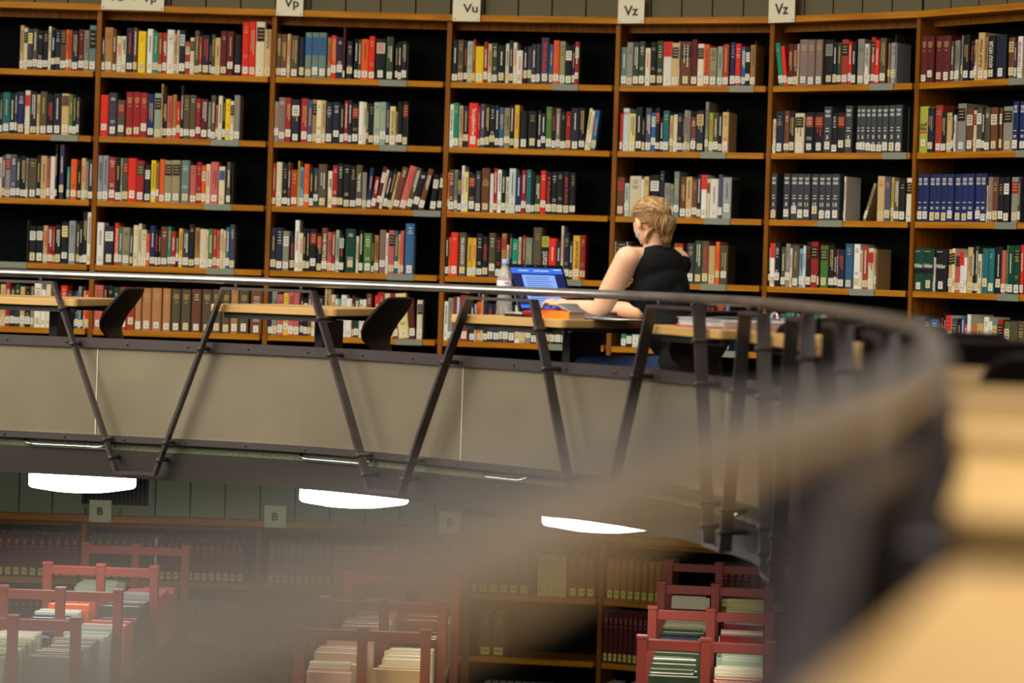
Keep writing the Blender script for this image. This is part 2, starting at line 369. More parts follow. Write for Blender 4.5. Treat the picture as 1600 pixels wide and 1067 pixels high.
for k, (c, w) in enumerate(TOPS):
    if k >= len(BOTS)+1: break
    a0 = BOTS[k-1] if k else c-.6; b0 = BOTS[k] if k < len(BOTS) else c+.5
    pts = [(a0, HB), (a0+.09, HB)]
    def leg(s0, h0, s1, h1): return [(s0+(s1-s0)*j/8, h0+(h1-h0)*j/8) for j in range(1, 9)]
    pts += leg(a0+.09, HB, c-w/2, HT) + [(c-w/4, HT), (c, HT), (c+w/4, HT), (c+w/2, HT)] + leg(c+w/2, HT, b0-.09, HB) + [(b0, HB)]
    child(strap(pts).build('flat_bar'))
    for ss in (c-w/2+.06, c+w/2-.06):
        m2 = MB(); p = rail_at(ss)[0]; m2.tube([(p.x, p.y, EYE-.052), (p.x, p.y, EYE-HT)], .008, STEEL, 8); child(m2.build('post'))
    # stand-off pins between bar and panel frame
    for (s0, h0, s1, h1) in ((c-w/2, HT, a0+.09, HB), (c+w/2, HT, b0-.09, HB)):
        for hh in (.345, .762, .84) + ((.192,) if s1 > s0 else ()):
            q = (hh-h0)/(h1-h0); s = s0+(s1-s0)*q; p0 = rail_at(s, -.03)[0]; p1 = rail_at(s, .08)[0]
            m2 = MB(); m2.tube([(p0.x, p0.y, EYE-hh), (p0.x*.9+p1.x*.1, p0.y*.9+p1.y*.1, EYE-hh), (p1.x, p1.y, EYE-hh)], .0105, STEELD, 10); child(m2.build('stand_off_pin'))
# panels and their frames
SEAMS = [0, 1.76, 3.61, 5.30, 7.0, 9.0, 11.0, 12.8, SEND]
for a, b in zip(SEAMS, SEAMS[1:]):
    mb = MB(); ribbon(mb, a+.003, b-.003, .088, .092, .352, .758, PANEL); child(mb.build('metal_panel'))
    mb = MB(); ribbon(mb, a, a+.006, .085, .088, .36, .75, SEAM, .006)
    if a: child(mb.build('panel_seam'))
mb = MB(); ribbon(mb, 0, SEND, .066, .088, .319, .362, STEELD); ribbon(mb, 0, SEND, .088, .12, .319, .325, STEELD); child(mb.build('upper_frame'))
mb = MB(); ribbon(mb, 0, SEND, .066, .088, .748, .777, STEELD); ribbon(mb, 0, SEND, .088, .12, .772, .777, STEELD); child(mb.build('lower_frame'))
mb = MB(); s = .2
while s < 9:
    for hh in (.341, .763):
        p0 = rail_at(s, .060)[0]; p1 = rail_at(s, .068)[0]; mb.tube([(p0.x, p0.y, EYE-hh), (p1.x, p1.y, EYE-hh)], .005, STEEL, 6)
    s += .285
o = child(mb.build('rivets')); o['kind'] = 'stuff'
# chrome tubes below the panels
for s0, s1, lb in ((1.42, 1.86, 0), (2.72, 3.12, 0), (3.75, 4.0, 0), (5.22, 5.5, 0)):
    pts = []
    for j in range(13):
        q = j/12; s = s0+(s1-s0)*q; e = min(q, 1-q); off = .05 if e > .08 else .05+(.08-e)*.7
        hh = .802 - (.0 if e > .1 else (.1-e)*.22); p = rail_at(s, off)[0]; pts.append((p.x, p.y, EYE-hh))
    mb = MB(); mb.tube(pts, .006, CHROME, 8); child(mb.build('chrome_bar'))
# ------------------------------------------------------------------ desks and chairs
def frame2(p, t, z):   # x along t, y to the gallery side
    n = Vector((-t.y, t.x)); return Matrix(((t.x, n.x, 0, p.x), (t.y, n.y, 0, p.y), (0, 0, 1, z), (0, 0, 0, 1)))
DL, DW = .62, .60
DT = EYE-.148
def rounded(x0, x1, y0, y1, r, n=5):
    P = []
    for (cx, cy, a) in ((x1-r, y1-r, 0), (x0+r, y1-r, 90), (x0+r, y0+r, 180), (x1-r, y0+r, 270)):
        for k in range(n+1): t = math.radians(a+90*k/n); P.append((cx+r*math.cos(t), cy+r*math.sin(t)))
    return P
def desk(s, label, dl=DL):
    p = rail_at(s, .05 if s > 13 else .026)[0]; a = rail_at(s-.2)[0]; b = rail_at(s+.2)[0]; t = (b-a).normalized()
    M = frame2(p, t, FL_G); r = empty('reading_desk', M); tag(r, label, 'desk', 'reading desks along the balustrade')
    H = DT-FL_G
    mb = MB(); mb.prism(rounded(-dl/2, dl/2, 0, DW, .025), H-.034, H, DESK); o = mb.build('desk_top', r); bevel(o, .004)
    mb = MB(); mb.box(-dl/2+.06, dl/2-.02, .03, .055, H-.06, H-.034, BLKM); mb.build('steel_bracket', r); mb = MB(); mb.box(-dl/2+.06, dl/2-.02, DW-.08, DW-.055, H-.06, H-.034, BLKM)
    mb.build('steel_bracket', r)
    mb = MB(); mb.box(dl/2-.24, dl/2-.20, .28, .48, 0, H-.06, BLKM); mb.box(dl/2-.28, dl/2-.16, .20, .56, 0, .02, BLKM); mb.build('pedestal', r)
    return r, M
def chair_parts(r):
    # x forward (towards the desk), y sideways, z up
    def surf(prof, n=14, th=.012):
        mb = MB(); vs = []; fs = []; m = len(prof)
        for (f, z, w, cup) in prof:
            for j in range(n+1):
                q = -1+2*j/n; vs.append((f + cup*q*q, q*w*.46, z))
        for (f, z, w, cup), nx in zip(prof, range(m)):
            pass
        for i in range(m-1):
            for j in range(n): fs.append((i*(n+1)+j, i*(n+1)+j+1, (i+1)*(n+1)+j+1, (i+1)*(n+1)+j))
        mb.add(vs, fs, CHAIR, None, True); return mb
    back = [(-.135, .765, .28, .012), (-.131, .758, .34, .016), (-.122, .735, .40, .022), (-.096, .69, .43, .03), (-.066, .65, .43, .032), (-.046, .61, .40, .03), (-.036, .58, .35, .024), (-.040, .555, .29, .016), (-.052, .53, .24, .012), (-.075, .48, .21, .01), (-.085, .44, .21, .01), (-.06, .42, .24, .01)]
    o = surf(back).build('back_shell', r); sd = o.modifiers.new('s', 'SOLIDIFY'); sd.thickness = .012; sd.offset = 0
    mb = MB(); P = rounded(-.05, .36, -.20, .20, .07, 6); mb.prism(P, .415, .43, CHAIR); o = mb.build('seat', r); bevel(o, .005)
    mb = MB(); mb.tube([(.15, 0, .415), (.15, 0, .06)], .025, BLKM, 12); mb.build('column', r)
    for k in range(4):
        a = math.radians(45+90*k); mb = MB(); mb.tube([(.15, 0, .07), (.15+.24*math.cos(a), .24*math.sin(a), .018)], [.018, .012], BLKM, 8); mb.build('leg', r)
def chair(M, label, ang=0, dx=0, dy=0, dl=DL):
    # stands at the user's edge (the +x end of the desk), facing -x
    L = M @ Matrix.Translation((dl/2+.03+dx, .32+dy, 0)) @ Matrix.Rotation(math.pi+ang, 4, 'Z') @ Matrix.Translation((0, 0, 0))
    r = empty('chair', L); tag(r, label, 'chair', 'dark shell chairs at the reading desks'); chair_parts(r); return r
DESKS = [(.15, 'light oak desk just outside the left frame edge'), (1.37, 'light oak desk at the far left, cut by the frame'), (2.603, 'empty light oak desk, second from the left'),
  (3.885, 'light oak desk with laptop and bottle, where the woman sits'), (5.01, 'light oak desk with the open ring binder'), (5.9, 'light oak desk right of the ring binder, behind the bars'),
  (6.8, 'light oak desk behind the bars, two right of the binder'), (7.7, 'blurred light oak desk, sixth back from the camera'), (8.8, 'blurred light oak desk, fifth back from the camera'), (9.87, 'blurred light oak desk, fourth back from the camera'),
  (10.93, 'blurred light oak desk, third from the camera'), (12.0, 'large blurred oak desk, second from the camera'), (13.12, 'nearest blurred oak desk, filling the bottom right corner')]
DM = []
for k, (s, lb) in enumerate(DESKS):
    r, M = desk(s, lb, .70 if s > 9 else DL); DM.append(M)
CH = {1: 'dark shell chair at the far left desk', 2: 'dark shell chair at the empty second desk, left of centre', 3: 'dark chair the woman sits on', 4: 'dark chair at the ring binder desk',
      5: 'dark chair at the first desk right of the binder', 6: 'dark chair at the second desk right of the binder', 7: 'blurred dark chair in front of the sixth desk back', 8: 'blurred black chair at the right, in front of the fifth desk back', 9: 'blurred black chair at the right frame edge'}
for k, lb in CH.items():
    dx = {1: .0, 2: .0, 3: .36}.get(k, .05); chair(DM[k], lb, {3: 0}.get(k, .08 if k < 3 else .1), dx, {3: .02}.get(k, 0))
# ------------------------------------------------------------------ books on the upper shelves
# one line per shelf: bay, row | start, thickness, height in mm and the cover (colour : second colour ~ title @ lean)
BOOKS = '''01|499,22,248,t 521,22,234,c:k 543,29,229,E:Y 572,27,230,u 599,32,221,k 632,29,222,k 661,16,246,c 677,23,228,k 700,29,229,n 729,32,228,u:k 761,21,231,o 782,12,231,o 794,38,227,n 832,32,235,R 864,29,231,e 893,41,260,S:k
11|7,18,196,E 30,49,252,a 79,20,242,b 99,29,204,c 128,26,204,c 154,41,252,n 195,22,254,b 222,44,235,y 274,32,249,w 306,32,230,T 338,22,230,q 360,26,231,q 386,40,249,w 425,16,226,t 442,14,248,c 455,34,249,n:i 490,28,187,q:c 518,25,208,c:k 543,27,249,u 570,16,217,q 586,44,224,n 630,10,188,k 640,20,230,u 660,31,211,t 691,37,251,R 728,38,250,R 770,38,233,k 813,40,305,r 853,38,309,r 891,51,317,c:k 942,36,268,t~RUSSLAND
21|14,27,245,u 41,34,243,b 76,19,246,t 95,46,238,u 146,28,229,n 180,36,257,S:B 216,40,258,S:B 256,44,259,S:B 308,19,232,a 327,31,243,r 358,38,235,n 395,12,299,R 417,33,215,n 460,20,228,k 481,18,225,u 499,43,228,o 542,34,246,r 580,58,234,k:P 640,42,247,g 692,16,209,k 708,20,220,k 728,29,224,n
31|19,32,240,k 51,34,240,u 86,19,239,k 104,33,233,l 137,15,243,q 152,48,205,y 200,23,232,D 224,23,221,t 247,31,226,g 278,46,212,k 324,21,223,c 344,23,242,N 367,22,231,c 389,34,186,w 426,23,208,k 450,23,209,E 473,26,223,v 499,23,226,g 526,46,261,v~Minorität_Russland 572,25,225,B 597,34,247,o 631,33,243,h 664,39,220,k:w 703,16,227,n 719,22,242,D:w
41|14,38,216,S 52,37,243,e 89,37,244,g 126,34,248,g 159,32,211,c 192,35,244,k 227,39,251,g 266,49,246,w:r 315,43,239,t:n 358,6,247,c 367,64,246,b:k 431,33,257,R 464,38,234,c:k 502,33,230,o~DER_FALL_KARL_MARTIN 535,43,212,h 582,31,219,l 613,34,231,q 655,30,241,N 685,31,234,r 716,26,216,B 742,25,216,k:w 767,36,228,a
51|46,30,236,T@-8 76,24,218,r@-7 100,30,228,R 131,30,227,R 161,10,228,c 171,53,251,M~set 223,45,249,M~set 273,43,248,M~set 331,52,246,k:e 383,24,235,k 407,27,228,g 434,44,243,q:k 478,20,229,r 497,27,222,k 530,42,244,e 573,27,217,w 600,11,209,M~set 614,25,251,q:k 639,25,235,r 665,40,245,u 717,14,216,a 732,36,218,U
61|11,42,247,R~set 53,50,245,R~set 113,50,243,R~set 162,56,241,R~set 228,19,210,u 247,19,212,e 266,18,214,e 291,10,238,e 300,45,240,k 353,20,207,k 373,15,206,R~set 388,18,211,t 406,44,245,t~Adolf_Hitler 450,24,220,a 474,48,226,k~ADOLF_HITLER 527,69,227,n 612,39,210,b:t 651,14,183,E 665,33,213,w~STERN_HITLER 698,31,190,R~set 729,31,195,k 760,38,199,b
02|361,34,228,u 396,17,229,n 413,43,233,X 456,25,225,k 481,16,231,g 497,41,238,N 538,30,247,c:r 568,38,242,n 606,18,227,t 625,39,243,u 664,40,227,k 703,42,235,n 746,45,236,t:b 791,21,233,G 811,21,231,k 832,18,218,E
12|14,48,236,r 66,46,250,E 116,44,209,u:D 164,41,256,D~set 205,42,257,D~set 247,40,254,D~set 287,39,248,N 326,39,253,l:k 365,8,308,t 372,27,247,k 399,29,241,p 428,24,249,a 452,22,211,r 474,18,303,k 492,35,249,u 527,35,250,u 563,27,231,D~set 590,41,230,R 631,18,214,S 648,27,252,u 676,14,198,p 689,25,250,c 715,15,241,k 730,28,233,y 758,22,222,c:k 779,33,257,e
22|14,25,228,e 39,41,252,M 80,31,251,D 112,48,243,n:w 166,41,251,D 207,24,243,B 231,25,246,a:k 255,31,243,c 287,21,242,t 308,39,233,n 347,43,235,n 390,23,221,k 412,23,244,D 436,20,249,n 456,40,229,k:D 496,29,241,w 524,16,239,c 540,12,213,u 552,29,233,k 581,38,241,l 618,33,243,l 651,20,240,N 672,34,220,Y~UNITED_STATES_AND_CHINA 706,12,192,a 717,27,247,k 745,31,250,k:D
32|10,23,242,w 33,36,250,T 70,23,235,t 92,32,234,n 125,53,252,r~The_Long_March_to_Power 178,14,234,D 191,27,248,V 219,26,245,k 245,31,241,k 276,24,241,n 300,26,230,B 326,36,229,h 361,24,242,k 385,29,246,m 419,41,213,k 465,50,214,k 520,19,218,n 539,26,202,n 565,35,241,G 600,22,237,k 622,26,233,M 648,31,213,k 679,29,215,D 708,46,236,n 753,34,239,k 787,17,236,Y@6 804,17,223,w@6 821,27,226,B@6
42|26,14,210,r 41,38,241,i~BEST 78,38,211,Y 116,40,248,k 156,17,191,k 173,34,244,V 207,27,217,B:i 233,26,244,k:D 259,19,189,k 278,37,229,X 316,21,203,t 337,24,208,c 361,31,215,n 392,9,213,R 401,22,232,e 424,14,230,e 438,31,195,b 471,46,231,n:t 522,19,280,e 542,26,220,L 568,30,221,u 598,23,215,k 621,37,223,t
52|9,27,187,c 36,52,230,n 88,33,231,b 121,38,230,k 159,59,217,c:k 218,58,222,k:D 276,60,221,k:D 336,50,251,E~3 385,35,213,k 420,49,219,k:D 469,45,254,E~4 538,24,253,E~5 562,34,253,E~6 596,31,252,E~7 627,34,252,E~8 661,33,252,E~9 694,37,252,E~1 732,39,254,E~3 771,43,255,E~4
62|9,63,244,L~Adolf_Hitler 78,47,235,n 125,51,247,q 176,33,213,k 209,37,206,t 246,12,229,k 258,15,193,w 281,57,251,e:k 342,46,227,b:c 388,20,214,c:D 409,36,228,u:w 445,22,211,n 467,34,226,u 505,48,225,b:c 566,18,220,b:w 584,63,227,e:k 652,37,251,N~vol 690,44,251,N~vol 734,41,250,N~vol 775,42,249,N~vol
03|380,24,228,k 404,17,228,c 421,19,239,V 440,30,245,e:D 470,33,246,V 503,22,226,g 525,31,240,k 556,14,228,e 570,48,228,u 618,22,247,k 640,36,244,t 675,19,229,p 694,29,242,w 723,12,310,k 746,25,321,v 789,18,186,C 811,36,230,o 852,19,200,k 871,25,237,t 896,18,220,e 914,25,232,n
13|16,27,255,U 44,32,256,U 76,41,247,q 117,29,249,k 146,10,244,l 156,32,245,u:D 188,48,246,r 236,44,233,D:g 284,31,210,n:w 318,27,237,y 345,20,223,a 366,29,245,o 394,45,240,h:k 439,46,242,h:k 489,48,243,S 541,36,216,p 577,29,235,D 606,25,217,o:c 630,27,226,c 658,44,239,p 705,35,214,c:B 748,24,241,u
23|16,21,243,D 37,34,250,c 71,34,244,k 105,14,250,b 119,42,210,q 161,8,260,y 169,27,225,s 197,29,244,o 226,25,226,k 251,26,222,E 277,49,245,u 332,26,208,c 358,30,241,D 388,31,251,k 419,39,248,k 458,34,240,k 492,34,247,u~THE_BONES 526,27,207,e 554,22,232,N@4 576,26,183,D@8 602,24,242,R:w@10 625,17,225,c@10 642,20,216,n@11 663,20,230,k@11 683,17,214,t@12 700,34,244,b@13 735,41,251,p@14 775,31,244,u@14 806,37,220,k@14 844,31,239,b@14 912,34,204,k:w@6 953,24,215,k:w@5
33|10,12,222,o 22,32,237,u 54,19,237,e 73,21,198,n:L 94,18,261,w 112,23,227,Y 135,41,217,k:D 176,29,233,E 209,46,250,b~The_Rising_Sun 259,21,220,w 279,21,251,D 300,24,243,w 324,24,241,k 348,19,204,c~RE-PEARL_HARBOR 367,38,252,i 405,33,218,N 438,27,244,D 466,29,248,X 495,20,233,k 515,31,217,g 546,31,245,r 577,32,239,k~Hideki 609,31,240,k 640,35,241,k 675,35,242,k~Japan_Erobert 711,35,239,k
43|11,46,220,b:q 63,28,186,i 91,68,227,c 159,17,209,w 176,30,225,t 211,58,234,k:w 269,28,258,n 297,35,191,e 332,19,185,e 351,32,256,S 388,33,227,b 421,37,227,t 458,31,211,b 489,21,241,n 510,33,240,w:r 543,19,218,c:q 562,48,219,w 610,24,243,V 634,52,228,U
53|13,37,253,E~6 99,43,253,E~8 142,44,252,E~9 186,41,252,E~10 227,41,251,E~11 272,45,251,E~12 317,42,251,E~13 359,36,251,E~14 395,52,252,E~15 476,13,238,w 593,18,207,h@17 675,45,241,t 720,38,236,V 758,19,235,L 777,32,231,u 809,32,223,k 852,35,231,c:k
63|20,38,252,N~vol 58,42,252,N~vol 100,43,251,N~vol 143,41,251,N~vol 185,44,251,N~vol 228,45,250,N~vol 273,49,250,N~vol 322,45,251,N~vol 367,44,251,N~vol 411,44,252,N~vol 456,40,251,N~vol 496,8,189,c 504,32,233,M 535,36,232,b 571,35,225,k 606,39,231,k:w 651,49,231,e:D 700,19,227,E 720,39,206,k 759,39,224,b
04|588,39,208,k:w 627,39,209,k:w 666,26,213,t 692,27,206,D 720,14,208,D 733,33,219,k 769,39,238,k:Y 812,39,245,U 856,17,227,u 873,17,247,k 890,26,299,k 916,25,295,w
14|21,41,240,w 65,53,221,n:w 121,27,240,r~WHITE_PROTESTANTISM 149,17,220,T 166,44,217,h 210,18,188,E 229,29,231,c 258,18,240,c 276,29,207,c 306,18,185,o 324,29,232,N 353,18,209,k 372,14,206,k 385,40,228,b 425,19,229,T 444,29,203,D 473,15,192,k 488,23,220,m 510,36,214,E 546,32,246,k 579,29,228,a 608,38,221,c 645,12,218,c 657,24,224,G 681,24,223,q 705,20,217,p 725,15,224,c 740,16,217,Y 756,22,236,B 778,28,252,E
24|16,33,241,n 48,39,243,n 87,36,225,e:w 128,25,197,k 154,26,288,w 180,22,216,c 201,18,244,k 219,20,241,k 240,39,242,k:D 281,27,219,k:o 308,32,249,b~THE_FERTILE 340,27,226,p 367,19,228,D 387,22,239,l 408,27,216,k:i 442,58,248,F 504,16,209,c 520,23,240,k 547,46,227,G 593,14,211,k 606,27,217,a 637,34,249,M 671,17,231,w 688,34,247,p:k 722,22,246,B 744,10,226,y 754,22,247,p 782,52,289,B
34|15,17,220,k 31,14,219,o 45,43,247,r 92,41,247,u~PEARL_HARBOR_AS_HISTORY 140,31,219,m 171,21,218,m 192,34,245,k 226,33,229,k~HOGO 262,39,250,u 301,34,227,k 336,29,249,a:q 365,14,185,w 379,17,250,k 396,36,220,T 431,17,231,c 454,18,242,D 472,40,229,S 515,49,288,u 564,40,243,k:L~CHINA_JAPAN 604,42,230,r 646,27,209,n 673,15,301,c 688,33,266,n 721,20,219,n 741,41,249,m~JAPAN_IN_CRISIS 782,31,252,D
44|8,76,222,w:k 84,32,220,k 116,42,201,b 158,35,208,k 193,35,202,n 229,35,203,c 264,35,211,k 299,42,205,E 362,54,221,q:y 421,17,178,k 438,45,224,E 484,42,240,g 525,42,238,u~THE_MAN_WHO_GOT 567,38,212,t 605,24,236,o 629,48,217,u
54|8,18,236,k 26,29,236,w:r 55,34,240,k 97,28,217,u 125,29,235,e 154,13,212,w 167,44,226,u 210,26,210,s 237,16,226,w 253,30,247,k 283,45,248,D:k 328,10,190,k 338,50,230,G:g 392,35,234,k 426,15,211,k 441,11,212,b 452,40,209,n 493,48,242,B 546,39,241,w 586,17,208,c 602,33,228,q 635,36,222,c:r 671,18,216,t
64|6,67,225,F~Hitler 79,73,225,F~Hitler 153,12,179,w 165,78,224,k~Hitler 249,25,223,t:k 274,21,228,c:k 295,33,210,p:R 328,28,213,w:r 356,20,182,w 376,38,236,t 414,16,238,k 430,20,242,g 451,26,202,c 476,40,231,X 516,38,231,X 561,49,241,k 609,28,223,p 637,12,248,G 649,39,248,F 688,39,249,F 727,23,252,r 750,39,225,k 789,38,238,e
05|404,27,234,b 432,32,238,t 463,26,254,D 489,27,226,n 516,30,241,F 547,28,228,t 575,32,218,k 607,19,231,e 626,41,253,w 667,26,215,w 693,28,246,c 776,38,241,r 814,30,212,E 845,16,213,k 861,16,213,B 877,19,239,e 896,11,222,k 907,8,217,w 916,24,215,r
15|15,52,250,p 67,27,249,k 94,30,250,k 124,38,242,F 162,41,243,q 203,46,242,q 253,34,243,A~set 292,51,242,A~set 347,55,244,A~set 408,45,243,A~set 459,50,242,u~set 514,53,242,u~set 573,55,244,b 632,55,245,u~set 690,52,247,u~set 746,46,246,u~set 795,43,250,A~set 842,56,249,u~set 907,67,248,b
25|13,22,246,n 35,33,249,e 68,32,231,p 100,30,240,m 129,31,246,p 160,34,245,p 198,17,219,n 216,25,214,k:w 240,22,231,b 262,22,215,w 284,52,230,k 336,33,268,t~AMERIKA 369,27,238,c 396,16,215,c 412,16,215,s 429,32,238,w 460,31,219,w 492,13,238,R 504,28,225,F 532,22,215,w 554,19,216,w 573,30,250,b 620,30,242,r 658,38,259,D@-5 696,33,254,c@-5 729,30,256,D@-6 759,63,255,Y@-6 822,35,229,R@-4 861,33,223,c:n
35|12,28,220,w 40,33,242,e 73,17,249,D 89,19,247,i 109,52,259,D 166,27,214,n 194,11,212,i 205,25,224,o 229,14,267,t 243,25,225,n 268,33,217,n 301,36,216,n 336,19,217,R 356,33,218,u 388,36,213,n 424,30,212,w 454,33,205,t 487,30,206,e 517,35,207,k 552,19,208,c 571,35,208,w 607,14,226,N 621,16,221,V 637,18,227,k 655,34,217,k 689,23,223,k 711,22,229,s
45|70,30,240,T 101,32,234,k 133,46,239,i 178,39,244,k 217,49,238,b 266,42,247,k 309,49,248,n 358,42,246,q 399,56,265,r 455,28,253,u 483,69,258,k 552,69,257,k 621,48,266,D 670,28,277,B
55|-83,43,212,k -40,37,203,n -3,37,215,k 33,37,216,u 70,30,212,D 100,36,219,X 137,42,225,T 179,42,222,i 221,48,223,b 269,42,214,k 311,42,229,X 353,42,228,l 395,41,224,k 436,47,231,e 483,47,222,n 530,47,229,b 577,47,233,k 623,46,227,u 670,58,239,X
65|8,84,232,V 92,51,222,n 144,55,222,B 199,13,228,k 212,13,231,D 225,11,229,k 237,12,257,k 248,36,245,w:r 285,39,231,E 324,23,212,k 347,26,243,B 372,19,204,r 392,26,255,w 418,35,211,a 453,45,212,t 498,35,246,w 533,22,225,w 555,38,226,S:t 593,35,234,D:k 637,38,226,G:c 675,50,230,u 725,46,232,u 771,43,253,k'''
DARK = set('knEuDRbNVBvgFXrqGTMSC')
def dashes(mb, x, z0, z1, wd, m, rng, y, M):
    z = z1
    while z > z0+.004:
        l = rng.uniform(.004, .013); l = min(l, z-z0); mb.quad((x-wd/2, y, z-l), (x+wd/2, y, z-l), (x+wd/2, y, z), (x-wd/2, y, z), m, M); z -= l + rng.uniform(.0015, .003)
def book_geo(mb, lab, w, h, code, rng, M, sticker=True, depth=None):
    code, _, lean = code.partition('@'); code, _, title = code.partition('~'); title = title.replace('_', ' ')
    c, _, blk = code.partition(':'); m = BM[c]; d = depth or min(.235, h*rng.uniform(.66, .74)); w = w-.001; e = min(.003, w*.14)
    mb.tint = rng.uniform(.86, 1.08); pt = mb.tint
    sp = [(0, .005), (.06*w, .0018), (.25*w, .0003), (.5*w, 0), (.75*w, .0003), (.94*w, .0018), (w, .005), (w, .011), (0, .011)]
    mb.prism(sp, 0, h, m, M)
    mb.box(0, e, .0105, d, 0, h, m, M); mb.box(w-e, w, .0105, d, 0, h, m, M)
    mb.tint = 1.0; mb.box(e, w-e, .010, d-.004, .003, h-.004, PAGE, M)
    y = -.0009
    dk = c in DARK; tm = rng.choice([GOLD, TWH, GOLD, TWH] if dk else [TBK, TBK, TBK, TRD])
    if c in 'kn' and rng.random() < .12: tm = TRD
    if blk:
        z0, z1 = {'w': (.62, .86), 'c': (.6, .84)}.get(blk, (.64, .9)) if c not in 'wS' else (.66, 1.0) if c == 'w' else (.5, .9)
        if code.startswith('k:L'): z0, z1 = .74, .985
        if c in 'Ut' and blk == 'b': z0, z1 = .7, .95
        mb.tint = pt; iw = .0 if c in 'wkS' and blk in 'rLB' else .08*w
        mb.quad((iw, y, h*z0), (w-iw, y, h*z0), (w-iw, y, h*z1), (iw, y, h*z1), BM[blk], M); mb.tint = 1.0
        y2 = -.0014; t2 = (GOLD if blk in 'kngDF' else TBK)
        for q in range(3):
            zz = h*(z0+(z1-z0)*(.25+.25*q)); mb.quad((.2*w, y2, zz), (.8*w, y2, zz), (.8*w, y2, zz+.004), (.2*w, y2, zz+.004), t2, M)
    if title in ('vol', 'set'):
        tt = TWH if title == 'vol' else GOLD
        for (a, b) in (((.90, .55), (.875, .62), (.84, .5), (.80, .66), (.775, .6), (.40, .45), (.30, .5), (.27, .42)) if title == 'vol' else ((.86, .6), (.825, .55), (.79, .62), (.755, .4), (.68, .3))):
            mb.quad((w*(.5-b/2), y, h*a), (w*(.5+b/2), y, h*a), (w*(.5+b/2), y, h*a+.0036), (w*(.5-b/2), y, h*a+.0036), tt, M)
    elif title:
        if title.isdigit():
            for q, (a, b) in enumerate(((.90, .7), (.87, .5), (.81, .6), (.78, .62), (.52, .4), (.46, .5), (.205, .45))):
                mb.quad((w*(.5-b/2), y, h*a), (w*(.5+b/2), y, h*a), (w*(.5+b/2), y, h*a+.0042), (w*(.5-b/2), y, h*a+.0042), TWH, M)
            put_text(mb, title, w/2, h*.34, w*(.3 if len(title) == 1 else .5), .021, y, TWH, 0, M)
        elif title == 'Hitler': 
            put_text(mb, title, w/2, h*.60, w*.84, .022, y, TWH, 0, M); mb.quad((.1*w, y, h*.93), (.6*w, y, h*.93), (.6*w, y, h*.94), (.1*w, y, h*.94), TWH, M)
            if c == 'F': mb.quad((0, y+.0002, h*.42), (w, y+.0002, h*.42), (w, y+.0002, h*.54), (0, y+.0002, h*.54), BM['k'], M)
        elif title == 'Adolf Hitler' and c == 'L':
            put_text(mb, 'Adolf', w/2, h*.61, w*.74, .022, y, INK, 0, M); put_text(mb, 'Hitler', w/2, h*.52, w*.78, .022, y, INK, 0, M)
            mb.quad((.1*w, y, h*.42), (.88*w, y, h*.42), (.88*w, y, h*.46), (.1*w, y, h*.46), BM['r'], M)
        elif title == 'BEST': put_text(mb, title, w*.5, h*.88, w*.85, .014, y, TRD, 0, M)
        elif title in ('The Rising Sun', 'CHINA JAPAN'):
            ws = title.split(); 
            if ws[0] == 'CHINA': put_text(mb, 'CHINA', w*.66, h*.45, w*.34, h*.38, y, TWH, -90, M); put_text(mb, 'JAPAN', w*.28, h*.45, w*.34, h*.38, y, TWH, -90, M)
            else:
                for q, wd in enumerate(ws): put_text(mb, wd, w/2, h*(.74-.055*q), w*(.35 if q == 0 else .7), .014, y, GOLD, 0, M)
        else:
            up = title in ('RUSSLAND', 'AMERIKA', 'Adolf Hitler', 'ADOLF HITLER', 'STERN HITLER', 'DER FALL KARL MARTIN')
            L = {'RUSSLAND': .40, 'AMERIKA': .42, 'HOGO': .4, 'THE BONES': .42, 'Hideki': .6}.get(title, .72)
            cm = {'RUSSLAND': TBK, 'AMERIKA': TBK, 'Minorität Russland': TRD, 'THE MAN WHO GOT': TRD, 'HOGO': TRD, 'Hideki': TRD, 'Japan Erobert': TRD, 'RE-PEARL HARBOR': TBK, 'STERN HITLER': TRD}.get(title, TWH if dk else TBK)
            cz = .80 if title in ('RUSSLAND', 'AMERIKA') else .60
            put_text(mb, title, w/2, h*(cz if L < .5 else .57), w*.5, h*(L if L < .5 else min(L, .62)), y, cm, 90 if up else -90, M)
    elif not blk or rng.random() < .3:
        st = rng.random()
        if w > .026 and st < .55:
            z = h*rng.uniform(.86, .92)
            for q in range(rng.randint(2, 5)):
                ww = w*rng.uniform(.3, .62)/2; hh = rng.uniform(.0025, .0045); mb.quad((w/2-ww, y, z-hh), (w/2+ww, y, z-hh), (w/2+ww, y, z), (w/2-ww, y, z), tm, M); z -= rng.uniform(.008, .017)
            if rng.random() < .4:
                z = h*rng.uniform(.34, .42); ww = w*.28
                for q in range(2): mb.quad((w/2-ww, y, z-.003), (w/2+ww, y, z-.003), (w/2+ww, y, z), (w/2-ww, y, z), tm, M); z -= .01
        elif st < .93:
            z1 = h*rng.uniform(.78, .93); z0 = h*rng.uniform(.34, .5); wd = min(.0065, w*.3)
            if w > .024 and rng.random() < .5: dashes(mb, w*.36, z0+.02, z1, wd*.7, tm, rng, y, M); dashes(mb, w*.66, z0, z1, wd, tm, rng, y, M)
            else: dashes(mb, w*.5, z0, z1, wd, tm, rng, y, M)
    if sticker:
        z0 = rng.uniform(.008, .02); z1 = z0+rng.uniform(.034, .044); lw = min(w*.46, .0145); cx = w*.5; sm = rng.choice([STK, STK, STK, STKC])
        if rng.random() < .12: z0 += .02; z1 += .02
        lab.box(cx-lw, cx+lw, -.0016, .003, z0, z1, sm, M)
        yy = -.0019
        for q in (.25, .42, .72): a = lw*rng.uniform(.35, .6); lab.quad((cx-a, yy, z0+(z1-z0)*q), (cx+a, yy, z0+(z1-z0)*q), (cx+a, yy, z0+(z1-z0)*q+.003), (cx-a, yy, z0+(z1-z0)*q+.003), MARK, M)
